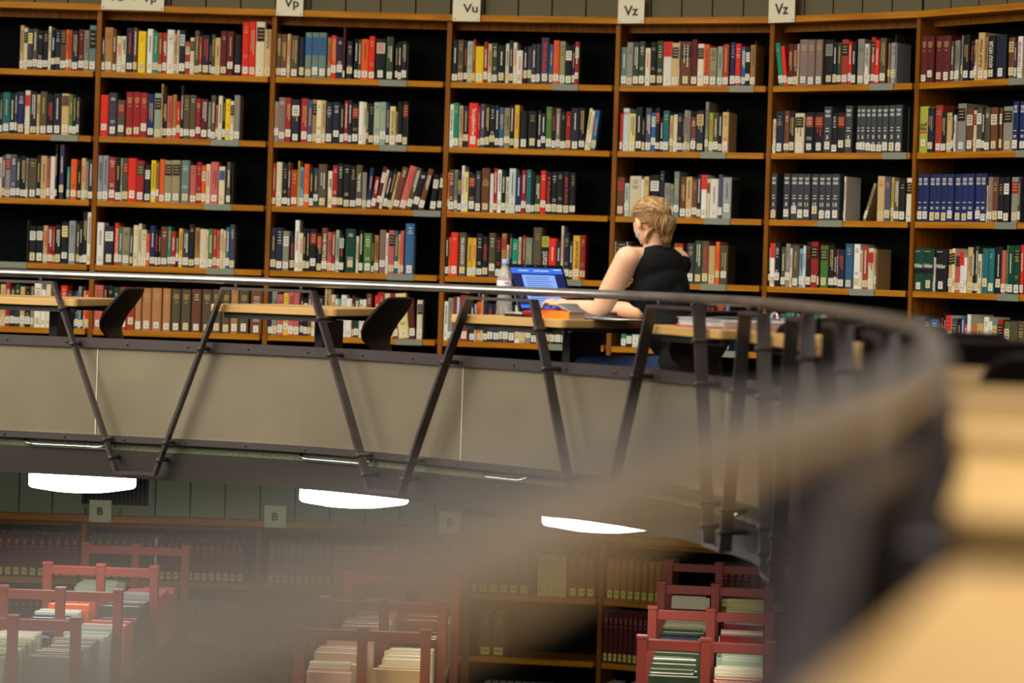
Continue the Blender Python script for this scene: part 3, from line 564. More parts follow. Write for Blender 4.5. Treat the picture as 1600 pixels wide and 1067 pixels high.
STKC = mat('cream_sticker', (222, 204, 158), .6)
ORD = 'first second third fourth fifth sixth seventh eighth ninth tenth eleventh twelfth 13th 14th 15th 16th 17th 18th 19th 20th 21st 22nd 23rd 24th 25th 26th 27th 28th 29th 30th 31st 32nd 33rd 34th 35th 36th 37th 38th 39th 40th 41st 42nd 43rd 44th 45th 46th 47th 48th 49th 50th 51st 52nd 53rd 54th 55th 56th 57th 58th 59th 60th 61st 62nd 63rd 64th'.split()
ROWN = {1: 'top shelf', 2: 'second shelf', 3: 'third shelf', 4: 'fourth shelf', 5: 'bottom shelf'}
def screen(p):      # used only to rank books by how large they show
    u = 4000*p.x/p.y; v = -111+4000*(EYE+.04-p.z)/p.y; return 800+u-v*.0315, 533.5+u*.0315+v
ALL = []
for line in BOOKS.strip().split('\n'):
    hd, body = line.split('|'); bay = int(hd[0]); row = int(hd[1]); M, L = baymat(bay+1, EYE+HS[row]); vis = []
    seq = []
    for tok in body.split():
        a, w, h, code = tok.split(',', 3); seq.append([float(a)/1000, float(w)/1000, float(h)/1000, code])
    for s in seq: s[0] = max(s[0], .016)
    shown = [s for s in seq if 0 < screen(M @ Vector((s[0]+s[1]/2, 0, .1)))[0] < 1598 and s[0] < L-.01]
    for k, s in enumerate(shown):
        x, y = screen(M @ Vector((s[0], 0, .1))); ar = s[1]*s[2]*(4000/13.8)**2
        if row == 5: ar *= {0: .5, 1: .95, 2: .7, 3: .5, 4: .05, 5: .02, 6: .6}[bay]
        if bay == 4 and row == 4 and 195/5.33+940 < x < 590/5.33+940: ar *= .02
        if bay == 4 and row == 3 and 975 < x < 1045: ar *= .4
        if bay == 3 and row == 4 and x > 795: ar *= .6
        nb = shown[k-1][3][0] if k else (shown[1][3][0] if len(shown) > 1 else 'k')
        ALL.append((ar, bay, row, k, s, nb, M))
ALL.sort(key=lambda r: -r[0])
rng = random.Random(3)
rest = MB()
for i, (ar, bay, row, k, (x, w, h, code), nb, M) in enumerate(ALL):
    lean = float(code.split('@')[1]) if '@' in code else 0
    jit = rng.uniform(.0, .010); T = M @ Matrix.Translation((x, jit, 0))
    if lean: px = w if lean > 0 else 0; T = T @ Matrix.Translation((px, 0, .001)) @ Matrix.Rotation(math.radians(lean), 4, 'Y') @ Matrix.Translation((-px, 0, 0))
    if h > .31: h = .31
    br = random.Random(bay*1000+row*100+k)
    if i < 300:
        mb = MB(); lb = MB(); book_geo(mb, lb, w, h, code, br, None)
        o = mb.build('book'); o.matrix_world = T
        size = 'thick ' if w > .046 else 'thin ' if w < .021 else 'tall ' if h > .262 else ''
        cn = NAMES[code[0]]
        if nb == code[0]: rel = 'beside a similar one'
        else: rel = 'beside a ' + NAMES[nb].split()[-1] + ' one'
        tag(o, f"{size}{cn} book {rel}, {ORD[k]} from left, {ROWN[row]}, {BN[bay]}", 'book', 'books on the upper shelves')
        c = lb.build('spine_label', o)
    else:
        book_geo(rest, rest, w, h, code, br, T)
o = rest.build('book'); tag(o, 'the smaller and half hidden books between the others on the upper shelves', 'books', 'books on the upper shelves', 'stuff')
# metal bookends with their grey-green clip on the shelf edge: bay, row, clip start px-free position in mm, plate height
BE = [(2,1,608,761,0.21),(3,1,596,741,0.24),(4,1,658,797,0.25),(5,1,618,759,0.26),(6,1,627,726,0),(0,2,693,847,0.21),(1,2,656,813,0.0),(2,2,619,772,0.24),(4,2,505,648,0.24),(5,2,709,851,0.24),(6,2,687,845,0),(1,3,624,781,0.24),(2,3,824,977,0),(4,3,535,684,0.22),(5,3,328,477,0.22),(6,3,565,706,0.22),(0,4,423,577,0.24),(1,4,650,807,0.21),(2,4,683,836,0.22),(3,4,649,798,0.21),(4,4,525,672,0.22),(5,4,533,683,0.23),(6,4,594,736,0),(2,5,742,895,0.22),(3,5,624,727,0.2),(4,5,658,779,0)]
for bay, row, x0, x1, hgt in BE:
    M, L = baymat(bay+1, EYE+HS[row]); r = empty('bookend', M @ Matrix.Translation((x1/1000, 0, 0)))
    tag(r, f"grey-green bookend clip on the {ROWN[row]}, {BN[bay]}", 'bookend', 'bookends on the upper shelves')
    w = (x1-x0)/1000
    mb = MB(); mb.box(-w, 0, -.009, -.003, -.034, .001, CLIP); mb.build('clip', r)
    if hgt:
        mb = MB(); mb.box(0, .003, .003, .17, 0, hgt, BKEND); mb.box(-w, 0, .02, .16, .0, .0008, BKEND); bevel(mb.build('plate', r), .001)
# ------------------------------------------------------------------ bound volumes on the lower shelves
LV = [  # bay, shelf, start, count, thickness, height, colour
 (0, 0, .36, 12, .047, .245, 'R'), (1, 0, .025, 8, .047, .245, 'u'), (1, 0, .405, 1, .015, .25, 'w'), (1, 0, .43, 12, .0405, .235, 'R'),
 (2, 0, .06, 9, .040, .24, 'M'), (2, 0, .43, 12, .041, .235, 'h'), (3, 0, .03, 9, .058, .25, 'b'), (3, 0, .60, 9, .018, .235, 'Y'), (3, 0, .775, 3, .05, .24, 'b'),
 (4, 0, .03, 9, .0405, .235, 'a'), (4, 0, .66, 6, .04, .24, 'R'), (5, 0, .03, 9, .042, .24, 'R'),
 (0, 1, .36, 14, .040, .245, 'R'), (1, 1, .03, 9, .043, .22, 'b'), (1, 1, .50, 8, .05, .235, 'M'), (2, 1, .08, 14, .055, .24, 'M'), (3, 1, .275, 2, .075, .25, 'b'), (4, 1, .02, 10, .029, .29, 'R'), (4, 1, .5, 8, .04, .25, 'k'),
 (3, 2, .30, 15, .042, .20, 'X'), (4, 2, .03, 1, .065, .24, 'w'), (4, 2, .17, 1, .06, .25, 'w'), (2, 2, .1, 12, .05, .22, 'u')]
YB = MB()
cnt = {}
SN = ['top shelf', 'second shelf', 'third shelf']; BL = ['leftmost', 'second', 'third', 'fourth', 'fifth', 'sixth']
for bay, row, x, n, th, h, c in LV:
    M, L = baymat(bay+1, SH_L[row])
    for k in range(n):
        br = random.Random(bay*77+row*7+k+int(x*1000)); hh = h if n > 5 else h*br.uniform(.97, 1.0)
        mb = MB(); lb = MB(); w = th-.002
        mb.tint = br.uniform(.9, 1.05); m = BM[c]
        mb.prism([(0, .006), (.08*w, .002), (.5*w, 0), (.92*w, .002), (w, .006), (w, .012), (0, .012)], 0, hh, m); mb.box(0, .003, .011, .2, 0, hh, m); mb.box(w-.003, w, .011, .2, 0, hh, m)
        mb.tint = 1; mb.box(.003, w-.003, .011, .195, .003, hh-.004, PAGE)
        for z in (.86, .82, .78, .70): mb.quad((w*.3, -.0008, hh*z), (w*.7, -.0008, hh*z), (w*.7, -.0008, hh*z+.0035), (w*.3, -.0008, hh*z+.0035), GOLD if c not in 'hYw' else TBK)
        if c == 'w' and row == 2: put_text(mb, 'IAMA', w/2, hh*.82, w*.6, .012, -.001, INK)
        o = mb.build('bound_volume'); o.matrix_world = M @ Matrix.Translation((x+k*th, .004, 0))
        key = (bay, row); cnt[key] = cnt.get(key, 0)+1
        tag(o, f"{NAMES[c]} bound volume, {ORD[cnt[key]-1]} from left, {SN[row]}, {BL[bay]} lower bookcase", 'bound volume', 'bound volumes on the lower shelves')
        if c not in 'hY' or k == 0:
            z0 = .012 if c != 'w' else .02; lb.box(w*.16, w*.84, -.0014, .003, z0, z0+.042, STKY); lb.quad((w*.3, -.0018, z0+.02), (w*.7, -.0018, z0+.02), (w*.7, -.0018, z0+.026), (w*.3, -.0018, z0+.026), MARK); lb.build('yellow_label', o)
# ------------------------------------------------------------------ red steel racks on the lower floor
RACKS = [('left', (-1.91, 13.25), (-2.01, 10.5)), ('middle', (-.45, 13.25), (-.571, 10.45)), ('right', (1.11, 13.25), (.83, 10.45))]
LANE = {('left', -1): ['l', 'w', 'N', 'i', 'o', 'E', 'l'], ('left', 1): ['U', 'i', 'w', 'E', 'U', 'p'], ('middle', -1): ['P', 'c', 'M', 'P', 'c', 'V'], ('middle', 1): ['t', 'c', 'k', 'b', 'h', 'g', 'a'],
        ('right', -1): ['g', 'k', 'n', 'h', 'g', 'c'], ('right', 1): ['q', 'c', 'l', 'D', 'i', 'Y']}
FT = EYE-1.438
for nm, a, b in RACKS:
    a = Vector(a); b = Vector(b); t = (b-a); L = t.length; t.normalize(); M = frame2(a, t, 0)     # x runs towards the camera, y is to its left side
    r = empty('book_rack', M); tag(r, f'{nm} of three red steel book racks on the lower floor', 'rack', 'red steel racks')
    for k in range(4):
        x = L*k/3; mb = MB()
        for y in (-.26, 0, .26): mb.box(x-.02, x+.02, y-.02, y+.02, 0, FT, REDST); mb.box(x-.022, x+.022, y-.023, y+.023, FT-.012, FT+.004, REDST)
        mb.box(x-.012, x+.012, -.26, .26, FT-.055, FT-.012, REDST); mb.box(x-.012, x+.012, -.26, .26, .05, .1, REDST); bevel(mb.build('frame', r), .003)
    for z in (EYE-1.90, EYE-2.28, EYE-2.66, EYE-3.04):
        mb = MB(); mb.box(0, L, -.24, .24, z-.022, z, BKEND); mb.build('shelf', r)
    mb = MB(); mb.box(0, L, -.003, .003, .1, EYE-1.76, BKEND); mb.build('divider', r)
    for side in (-1, 1):
        # in the rack's frame +y points to the right of the photograph
        rg = random.Random(nm+str(side)); x = L-.03; cs = LANE[(nm, side)]; q = 0; run = 0; c = cs[0]
        while x > .06:
            if run <= 0: c = cs[int((1-x/L)*len(cs)*.999)] if rg.random() < .75 else rg.choice(cs); run = rg.randint(2, 7); hh = rg.uniform(.235, .30)
            run -= 1
            if any(abs(x-L*k/3) < .03 for k in range(4)): x -= .062; continue
            th = rg.uniform(.024, .055); h = hh*rg.uniform(.97, 1.03); d = .17+.04*rg.random(); mb = MB(); mb.tint = rg.uniform(.85, 1.1); m = BM[c]; e = .0025
            y1 = .235; 
            def bx(ya, yb, xa, xb, za, zb, mm): mb.box(xa, xb, min(ya*side, yb*side), max(ya*side, yb*side), za, zb, mm)
            bx(y1-.004, y1, 0, th, 0, h, m); bx(y1-d, y1-.004, 0, e, 0, h, m); bx(y1-d, y1-.004, th-e, th, 0, h, m); mb.tint = 1; bx(y1-d+.004, y1-.003, e, th-e, .003, h-.003, PAGE)
            mb.quad((th*.2, side*(y1+.0008), .02), (th*.8, side*(y1+.0008), .02), (th*.8, side*(y1+.0008), .055), (th*.2, side*(y1+.0008), .055), STKY)
            o = mb.build('magazine_volume'); o.matrix_world = M @ Matrix.Translation((x-th, 0, EYE-1.90)) @ Matrix.Rotation(rg.uniform(-.01, .01), 4, 'Y'); q += 1
            lane = 'left' if side < 0 else 'right'
            tag(o, f"{NAMES[c]} volume standing in the {nm} red rack, {lane} lane, {ORD[q-1]} from the front", 'volume', 'volumes in the red racks')
            x -= th+.0015
            if rg.random() < .04: x -= .12
# ------------------------------------------------------------------ the woman at the laptop
def P3(x, y, h): return Vector((x, y, EYE-h))
def blob(bm, c, r, R=None, seg=18):
    M = Matrix.Translation(c) @ ((R.to_4x4()) if R is not None else Matrix.Identity(4)) @ Matrix.Diagonal((*r, 1) if not isinstance(r, float) else (r, r, r, 1))
    bmesh.ops.create_uvsphere(bm, u_segments=seg, v_segments=seg//2+2, radius=1, matrix=M)
def cap(bm, a, b, ra, rb, seg=18):
    d = b-a; L = d.length; M = Matrix.Translation((a+b)/2) @ d.to_track_quat('Z', 'Y').to_matrix().to_4x4()
    bmesh.ops.create_cone(bm, cap_ends=True, segments=seg, radius1=ra, radius2=rb, depth=L, matrix=M)
    blob(bm, a, float(ra), seg=seg); blob(bm, b, float(rb), seg=seg)
def fuse(bm, voxel, smooth, name, m, parent=None):
    me = bpy.data.meshes.new('tmp'); bm.to_mesh(me); bm.free(); o = bpy.data.objects.new('tmp', me); COL.objects.link(o)
    rm = o.modifiers.new('r', 'REMESH'); rm.mode = 'VOXEL'; rm.voxel_size = voxel; rm.use_smooth_shade = True
    sm = o.modifiers.new('s', 'SMOOTH'); sm.iterations = smooth; sm.factor = .5
    dg = bpy.context.evaluated_depsgraph_get(); me2 = bpy.data.meshes.new_from_object(o.evaluated_get(dg)); bpy.data.objects.remove(o); bpy.data.meshes.remove(me)
    me2.name = name; me2.materials.clear(); me2.materials.append(m)
    for p in me2.polygons: p.use_smooth = True
    ob = bpy.data.objects.new(name, me2); COL.objects.link(ob)
    if parent: ob.parent = parent
    return ob
SKIN = mat('skin', (232, 186, 152), .5, noise=1, dark=(226, 176, 142), nscale=(14, 14, 14))
SKIN.node_tree.nodes['Principled BSDF'].inputs['Subsurface Weight'].default_value = .12
SKIN.node_tree.nodes['Principled BSDF'].inputs['Subsurface Radius'].default_value = (.02, .008, .005)
TOPM = mat('black_jersey', (12, 13, 17), .85, spec=.2, noise=1, dark=(7, 8, 10), nscale=(12, 12, 7), bump=.5)
JEAN = mat('denim', (36, 48, 82), .9, spec=.2, noise=1, dark=(32, 42, 74), nscale=(60, 60, 60))
HAIRD = mat('hair_dark_blond', (104, 74, 40), .5); HAIRM = mat('hair_blond', (146, 110, 66), .42); HAIRL = mat('hair_light_blond', (204, 168, 108), .38)
def xy(v2, h): return Vector((v2[0], v2[1], EYE-h))
f2 = Vector((-.72, .69, 0)).normalized(); l2 = Vector((-f2.y, f2.x, 0))           # facing, her left
pel = P3(.715, 10.30, .36); wai = P3(.655, 10.35, .20); che = P3(.60, 10.41, .02); nb = P3(.572, 10.44, -.125)
LS = nb + l2*.155 + Vector((0, 0, -.025)) + f2*.01; RS_ = nb - l2*.155 + Vector((0, 0, -.025)) + f2*.01
LE = P3(.350, 10.40, -.0) - Vector((0, 0, .118)); LWr = P3(.232, 10.585, .098)
RE = P3(.53, 10.70, .118); RWr = P3(.315, 10.775, .098)
hc = P3(.545, 10.465, -.262)
fh = Vector((-.64, .74, -.22)).normalized(); lh = Vector((0, 0, 1)).cross(fh).normalized(); uh = fh.cross(lh).normalized()
HS_ = .87; HR = Matrix((fh, lh, uh)).transposed() @ Matrix.Scale(HS_, 3)
def H(a, b, c): return hc + (fh*a + lh*b + uh*c)*HS_
bm = bmesh.new()
TR = Matrix((f2, l2, Vector((0, 0, 1)))).transposed()
blob(bm, pel, (.10, .15, .11), TR); cap(bm, pel, wai, .105, .095); blob(bm, wai, (.085, .118, .10), TR); blob(bm, che, (.092, .128, .12), TR); cap(bm, wai, che, .085, .09)
blob(bm, (che+nb)/2+Vector((0,0,.02)), (.075, .135, .085), TR)
cap(bm, nb-Vector((0,0,.03)), H(-.02, 0, -.07), .050, .043)
cap(bm, nb+l2*.05-Vector((0,0,.02)), LS, .045, .05); cap(bm, nb-l2*.05-Vector((0,0,.02)), RS_, .045, .05)
# head: skull, face, jaw, chin, nose, lips, ears, brow
blob(bm, H(-.012, 0, .012), (.090, .073, .088), HR); blob(bm, H(.022, 0, -.02), (.066, .060, .088), HR); cap(bm, H(.0, 0, -.05), H(.052, 0, -.085), .040, .019)
blob(bm, H(.045, .022, -.03), (.03, .026, .03), HR); blob(bm, H(.045, -.022, -.03), (.03, .026, .03), HR)
cap(bm, H(.083, 0, .0), H(.098, 0, -.028), .007, .009); blob(bm, H(.078, 0, -.058), (.014, .022, .008), HR); blob(bm, H(.078, 0, .02), (.012, .04, .012), HR)
for sg in (1, -1):
    blob(bm, H(-.004, sg*.079, -.016), (.019, .010, .033), HR @ Matrix.Rotation(.15, 3, 'Y')); blob(bm, H(-.001, sg*.070, -.036), (.009, .008, .012), HR)
# arms
cap(bm, LS, (LS+LE)/2, .053, .049); cap(bm, (LS+LE)/2, LE, .049, .040); cap(bm, LE, LE.lerp(LWr, .35), .039, .040); cap(bm, LE.lerp(LWr, .35), LWr, .040, .024)
cap(bm, RS_, RE, .047, .035); cap(bm, RE, RE.lerp(RWr, .35), .034, .036); cap(bm, RE.lerp(RWr, .35), RWr, .036, .023)
# hands resting on the keyboard: palm, four bent fingers, thumb leaving the side of the palm
def hand(bm, w, d, side):
    d = Vector((d[0], d[1], 0)).normalized(); s = Vector((0, 0, 1)).cross(d)*side      # s points to the thumb side
    up = Vector((0, 0, 1)); R = Matrix((d, s, up)).transposed(); pc = w + d*.045 + up*.004
    blob(bm, pc, (.046, .038, .015), R, 14); cap(bm, w, w+d*.03, .022, .022, 12)
    for k, (o, L, lift) in enumerate(((.026, .070, .012), (.009, .078, .016), (-.009, .072, .014), (-.026, .058, .010))):
        a = w + d*.078 + s*o + up*.004; b = a + d*L*.42 + s*o*.12 + up*lift; c = b + d*L*.32 - up*.010; e = c + d*L*.16 - up*.016
        cap(bm, a, b, .0092, .0085, 10); cap(bm, b, c, .0085, .0076, 10); cap(bm, c, e, .0076, .0066, 10)
    a = w + d*.022 + s*.022; b = a + d*.030 + s*.024 - up*.002; c = b + d*.030 + s*.004 - up*.008
    cap(bm, a, b, .0125, .0105, 10); cap(bm, b, c, .010, .0082, 10)
hand(bm, LWr, (-.60, .62), -1); hand(bm, RWr, (-.93, .30), 1)
# legs
hipL = pel + l2*.08; hipR = pel - l2*.08; kL = hipL + f2*.43 + l2*.06 + Vector((0, 0, .0)); kR = hipR + f2*.43 - l2*.03
fL = kL - f2*.02 + Vector((0, 0, -.40)); fR = kR + f2*.02 + Vector((0, 0, -.40))
for a, b, c in ((hipL, kL, fL), (hipR, kR, fR)):
    cap(bm, a, b, .075, .052); cap(bm, b, c, .050, .034); cap(bm, c, c+f2*.14-Vector((0,0,.03)), .032, .024)
woman = fuse(bm, .0042, 5, 'person', SKIN)
tag(woman, 'woman with blond ponytail and black sleeveless top typing on the laptop, seen from behind', 'person')
woman['pose'] = 'seated'
bm = bmesh.new()
blob(bm, pel+Vector((0,0,.02)), (.118, .165, .12), TR); cap(bm, pel+Vector((0,0,.02)), wai, .115, .104); blob(bm, wai, (.098, .128, .11), TR); blob(bm, che, (.102, .137, .125), TR); cap(bm, wai, che, .096, .10)
blob(bm, che+f2*.07+l2*.05+Vector((0,0,-.02)), (.055, .06, .06), TR); blob(bm, che+f2*.07-l2*.05+Vector((0,0,-.02)), (.055, .06, .06), TR)
blob(bm, (che+nb)/2+Vector((0,0,.012))-f2*.002, (.092, .148, .10), TR)
cap(bm, nb+l2*.062-Vector((0,0,.030)), nb+l2*.122-Vector((0,0,.042)), .048, .046); cap(bm, nb-l2*.062-Vector((0,0,.030)), nb-l2*.158-Vector((0,0,.040)), .050, .050)
blob(bm, pel-f2*.05+Vector((0,0,-.03)), (.09, .155, .07), TR)
o = fuse(bm, .005, 14, 'sleeveless_top', TOPM, woman); o['label'] = 'black sleeveless top'
dt = bpy.data.textures.new('folds', 'CLOUDS'); dt.noise_scale = .06
dm = o.modifiers.new('folds', 'DISPLACE'); dm.texture = dt; dm.strength = .008; dm.mid_level = .5
bm = bmesh.new()
blob(bm, pel-Vector((0,0,.02)), (.11, .158, .09), TR)
for a, b, c in ((hipL, kL, fL), (hipR, kR, fR)): cap(bm, a, b, .083, .062); cap(bm, b, c, .060, .050)
o = fuse(bm, .006, 4, 'jeans', JEAN, woman); o['label'] = 'dark blue jeans'
# hair: a close shell over the skull, strands swept back to the tie, a loose ponytail
bm = bmesh.new()
blob(bm, H(-.026, 0, .030), (.090, .081, .080), HR, 24); blob(bm, H(-.055, 0, .0), (.058, .073, .066), HR, 24); blob(bm, H(.02, 0, .062), (.055, .062, .040), HR, 20)
blob(bm, H(.030, .046, .030), (.034, .028, .040), HR); blob(bm, H(.030, -.046, .030), (.034, .028, .040), HR)
blob(bm, H(-.110, .004, -.05), (.032, .045, .055), HR); blob(bm, H(-.104, .004, -.10), (.020, .028, .040), HR)
hair = fuse(bm, .004, 4, 'hair', HAIRM, woman); hair['label'] = 'dark blond hair tied back'
hm = HAIRM.node_tree
TIE = (-.112, 0, .004)
rg = random.Random(5); sets = {HAIRD: MB(), HAIRM: MB(), HAIRL: MB()}
def shell(d):    # point on the shell in direction d from the skull centre
    c = (-.022, 0, .022); R = (.097, .0835, .089); k = 1/math.sqrt(sum((d[i]/R[i])**2 for i in range(3))); return tuple(c[i]+d[i]*k for i in range(3))
for i in range(520):
    a = math.radians(rg.uniform(-118, 118)); sx = .055 + .022*math.cos(a) - (.03 if abs(a) > 1.5 else 0) + rg.uniform(-.006, .004)
    s0 = (sx+.022, .082*math.sin(a), .085*math.cos(a)+.0)
    e = (-.095, rg.uniform(-.014, .014), rg.uniform(-.03, -.005)); pts = []
    wob = rg.uniform(-.05, .05); up = rg.uniform(0, .0035)
    for j in range(9):
        q = j/8; d = [s0[k]*(1-q)+e[k]*q for k in range(3)]
        n = math.sqrt(d[0]**2+d[1]**2+d[2]**2); d = [v/n for v in d]; d[2] += wob*math.sin(math.pi*q)*.6; d[1] += math.sin(math.pi*q)*.25*(1 if a > 0 else -1)
        p = shell(d); k = 1+up/.09; pts.append(H(-.022+(p[0]+.022)*k, p[1]*k, .022+(p[2]-.022)*k))
    m = rg.choices([HAIRD, HAIRM, HAIRL], [3, 4, 3 if abs(a) < 1.2 else 1])[0]; sets[m].tube(pts, [.0012]+[.0017]*6+[.0013, .001], m, 5)
for i in range(640):
    a = rg.uniform(0, 6.28); rr = rg.uniform(.25, 1); L = rg.uniform(.09, .155); c = math.cos(a)*rr; s = math.sin(a)*rr; curl = rg.uniform(-.02, .02); hook = rg.random() < .35
    pts = []
    for j in range(9):
        q = j/8; bul = math.sin(math.pi*min(1, q*1.05)**.75); z = .004-L*q
        if hook and q > .7: z += (q-.7)*L*.9
        pts.append(H(-.112+.036*c*bul+.012*q+curl*math.sin(5*q)*.5, .006+.054*s*bul+curl*math.sin(4*q+1)*.8, z))
    m = rg.choices([HAIRD, HAIRM, HAIRL], [5, 4, 1.6])[0]; sets[m].tube(pts, [.0012]+[.0018]*5+[.0014, .001, .0006], m, 5)
for i in range(26):   # loose wisps at the nape and temple
    b = rg.uniform(.03, .062); pts = [H(-.062+rg.uniform(-.01, .01), b, -.05), H(-.05, b+.012, -.078), H(-.028+rg.uniform(-.01, .01), b+.014, -.10), H(-.012+rg.uniform(-.01, .01), b+.008, -.118)]
    m = rg.choice([HAIRM, HAIRL]); sets[m].tube(pts, [.0012, .0014, .001, .0005], m, 5)
for nm, s in (('dark_strands', sets[HAIRD]), ('blond_strands', sets[HAIRM]), ('light_strands', sets[HAIRL])):
    o = s.build(nm); o.parent = hair
mb = MB(); mb.tube([H(TIE[0]+.004+.0*math.cos(t), .013*math.cos(t), .0+.013*math.sin(t)) for t in [2*math.pi*k/16 for k in range(17)]], .004, BLKM, 8); o = mb.build('hair_tie'); o.parent = hair
TURQ = mat('turquoise', (120, 200, 205), .25)
mb = MB(); e0 = H(.0, .080, -.046); mb.tube([e0, e0-Vector((0,0,.008))], .0008, CHROME, 6); mb.lathe([(.0001, 0), (.0035, -.008), (.0055, -.016), (.0035, -.025), (.0001, -.028)], TURQ, 12, Matrix.Translation(e0-Vector((0,0,.006)))); o = mb.build('earring'); o.parent = woman
EYEW = mat('eye_white', (235, 232, 226), .3); LIP = mat('lips', (190, 110, 100), .5)
for sg in (1, -1):
    mb = MB(); mb.lathe([(.0001, -.009), (.0065, -.006), (.009, 0), (.0065, .006), (.0001, .009)], EYEW, 14, Matrix.Translation(H(.0625, sg*.027, .003))); mb.lathe([(.0001, 0), (.0045, -.0005), (.0001, -.001)], INK, 10, Matrix.Translation(H(.0735, sg*.028, .003)) @ fh.to_track_quat('-Z', 'Y').to_matrix().to_4x4()); o = mb.build('eye'); o.parent = woman
mb = MB(); mb.tube([H(.086, -.02, -.059), H(.0925, 0, -.058), H(.086, .02, -.059)], [.001, .004, .001], LIP, 8); o = mb.build('lips'); o.parent = woman
# ------------------------------------------------------------------ things on her desk
def onpt(x, y, ang, z=DT): return Matrix.Translation((x, y, z)) @ Matrix.Rotation(ang, 4, 'Z')
LM = Matrix(((-f2.y, -f2.x, 0, .165), (f2.x, -f2.y, 0, 10.70), (0, 0, 1, DT), (0, 0, 0, 1)))
# laptop frame: x across, y away from the woman
yv = Vector((-.70, .714, 0)); xv = Vector((yv.y, -yv.x, 0)); LM = Matrix(((xv.x, yv.x, 0, .235), (xv.y, yv.y, 0, 10.655), (0, 0, 1, DT), (0, 0, 0, 1)))
lap = empty('laptop', LM); tag(lap, 'open black laptop with a blue document screen in front of the woman', 'laptop')
LB = mat('laptop_black', (16, 16, 18), .3); KEY = mat('key', (30, 30, 32), .5)
mb = MB(); mb.box(-.165, .165, -.12, .12, .004, .026, LB); bevel(mb.build('base', lap), .004)
mb = MB()
for r_ in range(5):
    for c_ in range(14): mb.box(-.145+c_*.0208, -.145+c_*.0208+.017, -.02+r_*.024, .0+r_*.024, .0262, .029, KEY)
o = mb.build('keyboard', lap); o['kind'] = 'stuff'
LT = Matrix.Translation((0, .125, .020)) @ Matrix.Rotation(math.radians(-24), 4, 'X') @ Matrix.Diagonal((1, 1, .93, 1))
mb = MB(); mb.box(-.168, .168, 0, .010, 0, .232, LB, LT); bevel(mb.build('lid', lap), .004)
def em(name, rgb, e): return mat(name, rgb, .5, emit=e)
S1 = em('screen_page', (110, 146, 214), .85); S2 = em('screen_navy', (16, 26, 78), .7); S3 = em('screen_bar', (44, 92, 200), .9); S4 = em('screen_text', (46, 66, 130), .5); S5 = em('screen_pale', (150, 178, 230), .9)
mb = MB(); y = -.0006
def scr(x0, x1, z0, z1, m, yy=y): mb.box(x0, x1, yy, 0, z0, z1, m, LT)
scr(-.152, .152, .016, .212, S2); scr(-.152, .152, .185, .212, S3, -.0009); scr(-.152, .152, .016, .032, S3, -.0009); scr(-.098, .098, .032, .178, S1, -.0010)
for k in range(13):
    w = random.uniform(.13, .17); scr(-.08, -.08+w, .166-k*.0104, .1685-k*.0104, S4, -.0014)
scr(-.11, -.05, .196, .201, S5, -.0014); scr(-.02, .07, .196, .201, S5, -.0014); scr(.10, .145, .203, .208, S5, -.0014)
o = mb.build('screen', lap); o['label'] = 'blue screen showing a text document'
mb = MB()
for xx in (-.06, 0, .06): mb.box(xx-.004, xx+.004, -.0006, 0, .221, .2225, STK, LT)
mb.build('bezel_marks', lap)
# bottle
PET = mat('clear_plastic', (236, 242, 246), .04); b = PET.node_tree.nodes['Principled BSDF']; b.inputs['Alpha'].default_value = .2; b.inputs['Roughness'].default_value = .15
CAPB = mat('cap_blue', (140, 170, 232), .45); LABM = mat('bottle_label', (226, 214, 226), .4); PINK = mat('label_red', (214, 60, 80), .4); LBL = mat('label_blue', (70, 110, 190), .4)
bo = empty('water_bottle', onpt(-.037, 10.69, 0)); tag(bo, 'clear plastic water bottle with a light blue cap, left of the laptop', 'bottle')
pr = [(.0001, .004), (.020, .002), (.030, .006), (.034, .016)]
for z in (.03, .045, .06): pr += [(.034, z-.006), (.031, z), (.034, z+.006)]
pr += [(.032, .074), (.0275, .084), (.030, .094), (.034, .104), (.034, .148), (.033, .158), (.027, .180), (.018, .198), (.0125, .208), (.0125, .222)]
mb = MB(); mb.lathe(pr, PET, 32); mb.build('body', bo)
mb = MB(); mb.lathe([(.0148, .214), (.0152, .216), (.0152, .231), (.0140, .234), (.0001, .234)], CAPB, 24); mb.build('cap', bo)
mb = MB(); mb.lathe([(.0343, .108), (.0345, .109), (.0345, .143), (.0343, .144)], LABM, 32); o = mb.build('label_wrap', bo)
mb = MB(); vs_, fs_, w_, h_ = text_mesh('evian', .012)
for z_, hh_, body_, m_, a0_ in ((.118, .013, 'evian', PINK, -1.35), (.135, .007, 'eau', LBL, -1.25)):
    vs_, fs_, w_, h_ = text_mesh(body_, .012); out = []
    for (a, b_, c) in vs_: th = a0_ + a/w_*(1.5 if body_ == 'evian' else .7); out.append((.0349*math.cos(th), .0349*math.sin(th), z_+b_/h_*hh_))
    mb.add(out, fs_, m_)
mb.build('label_print', bo)
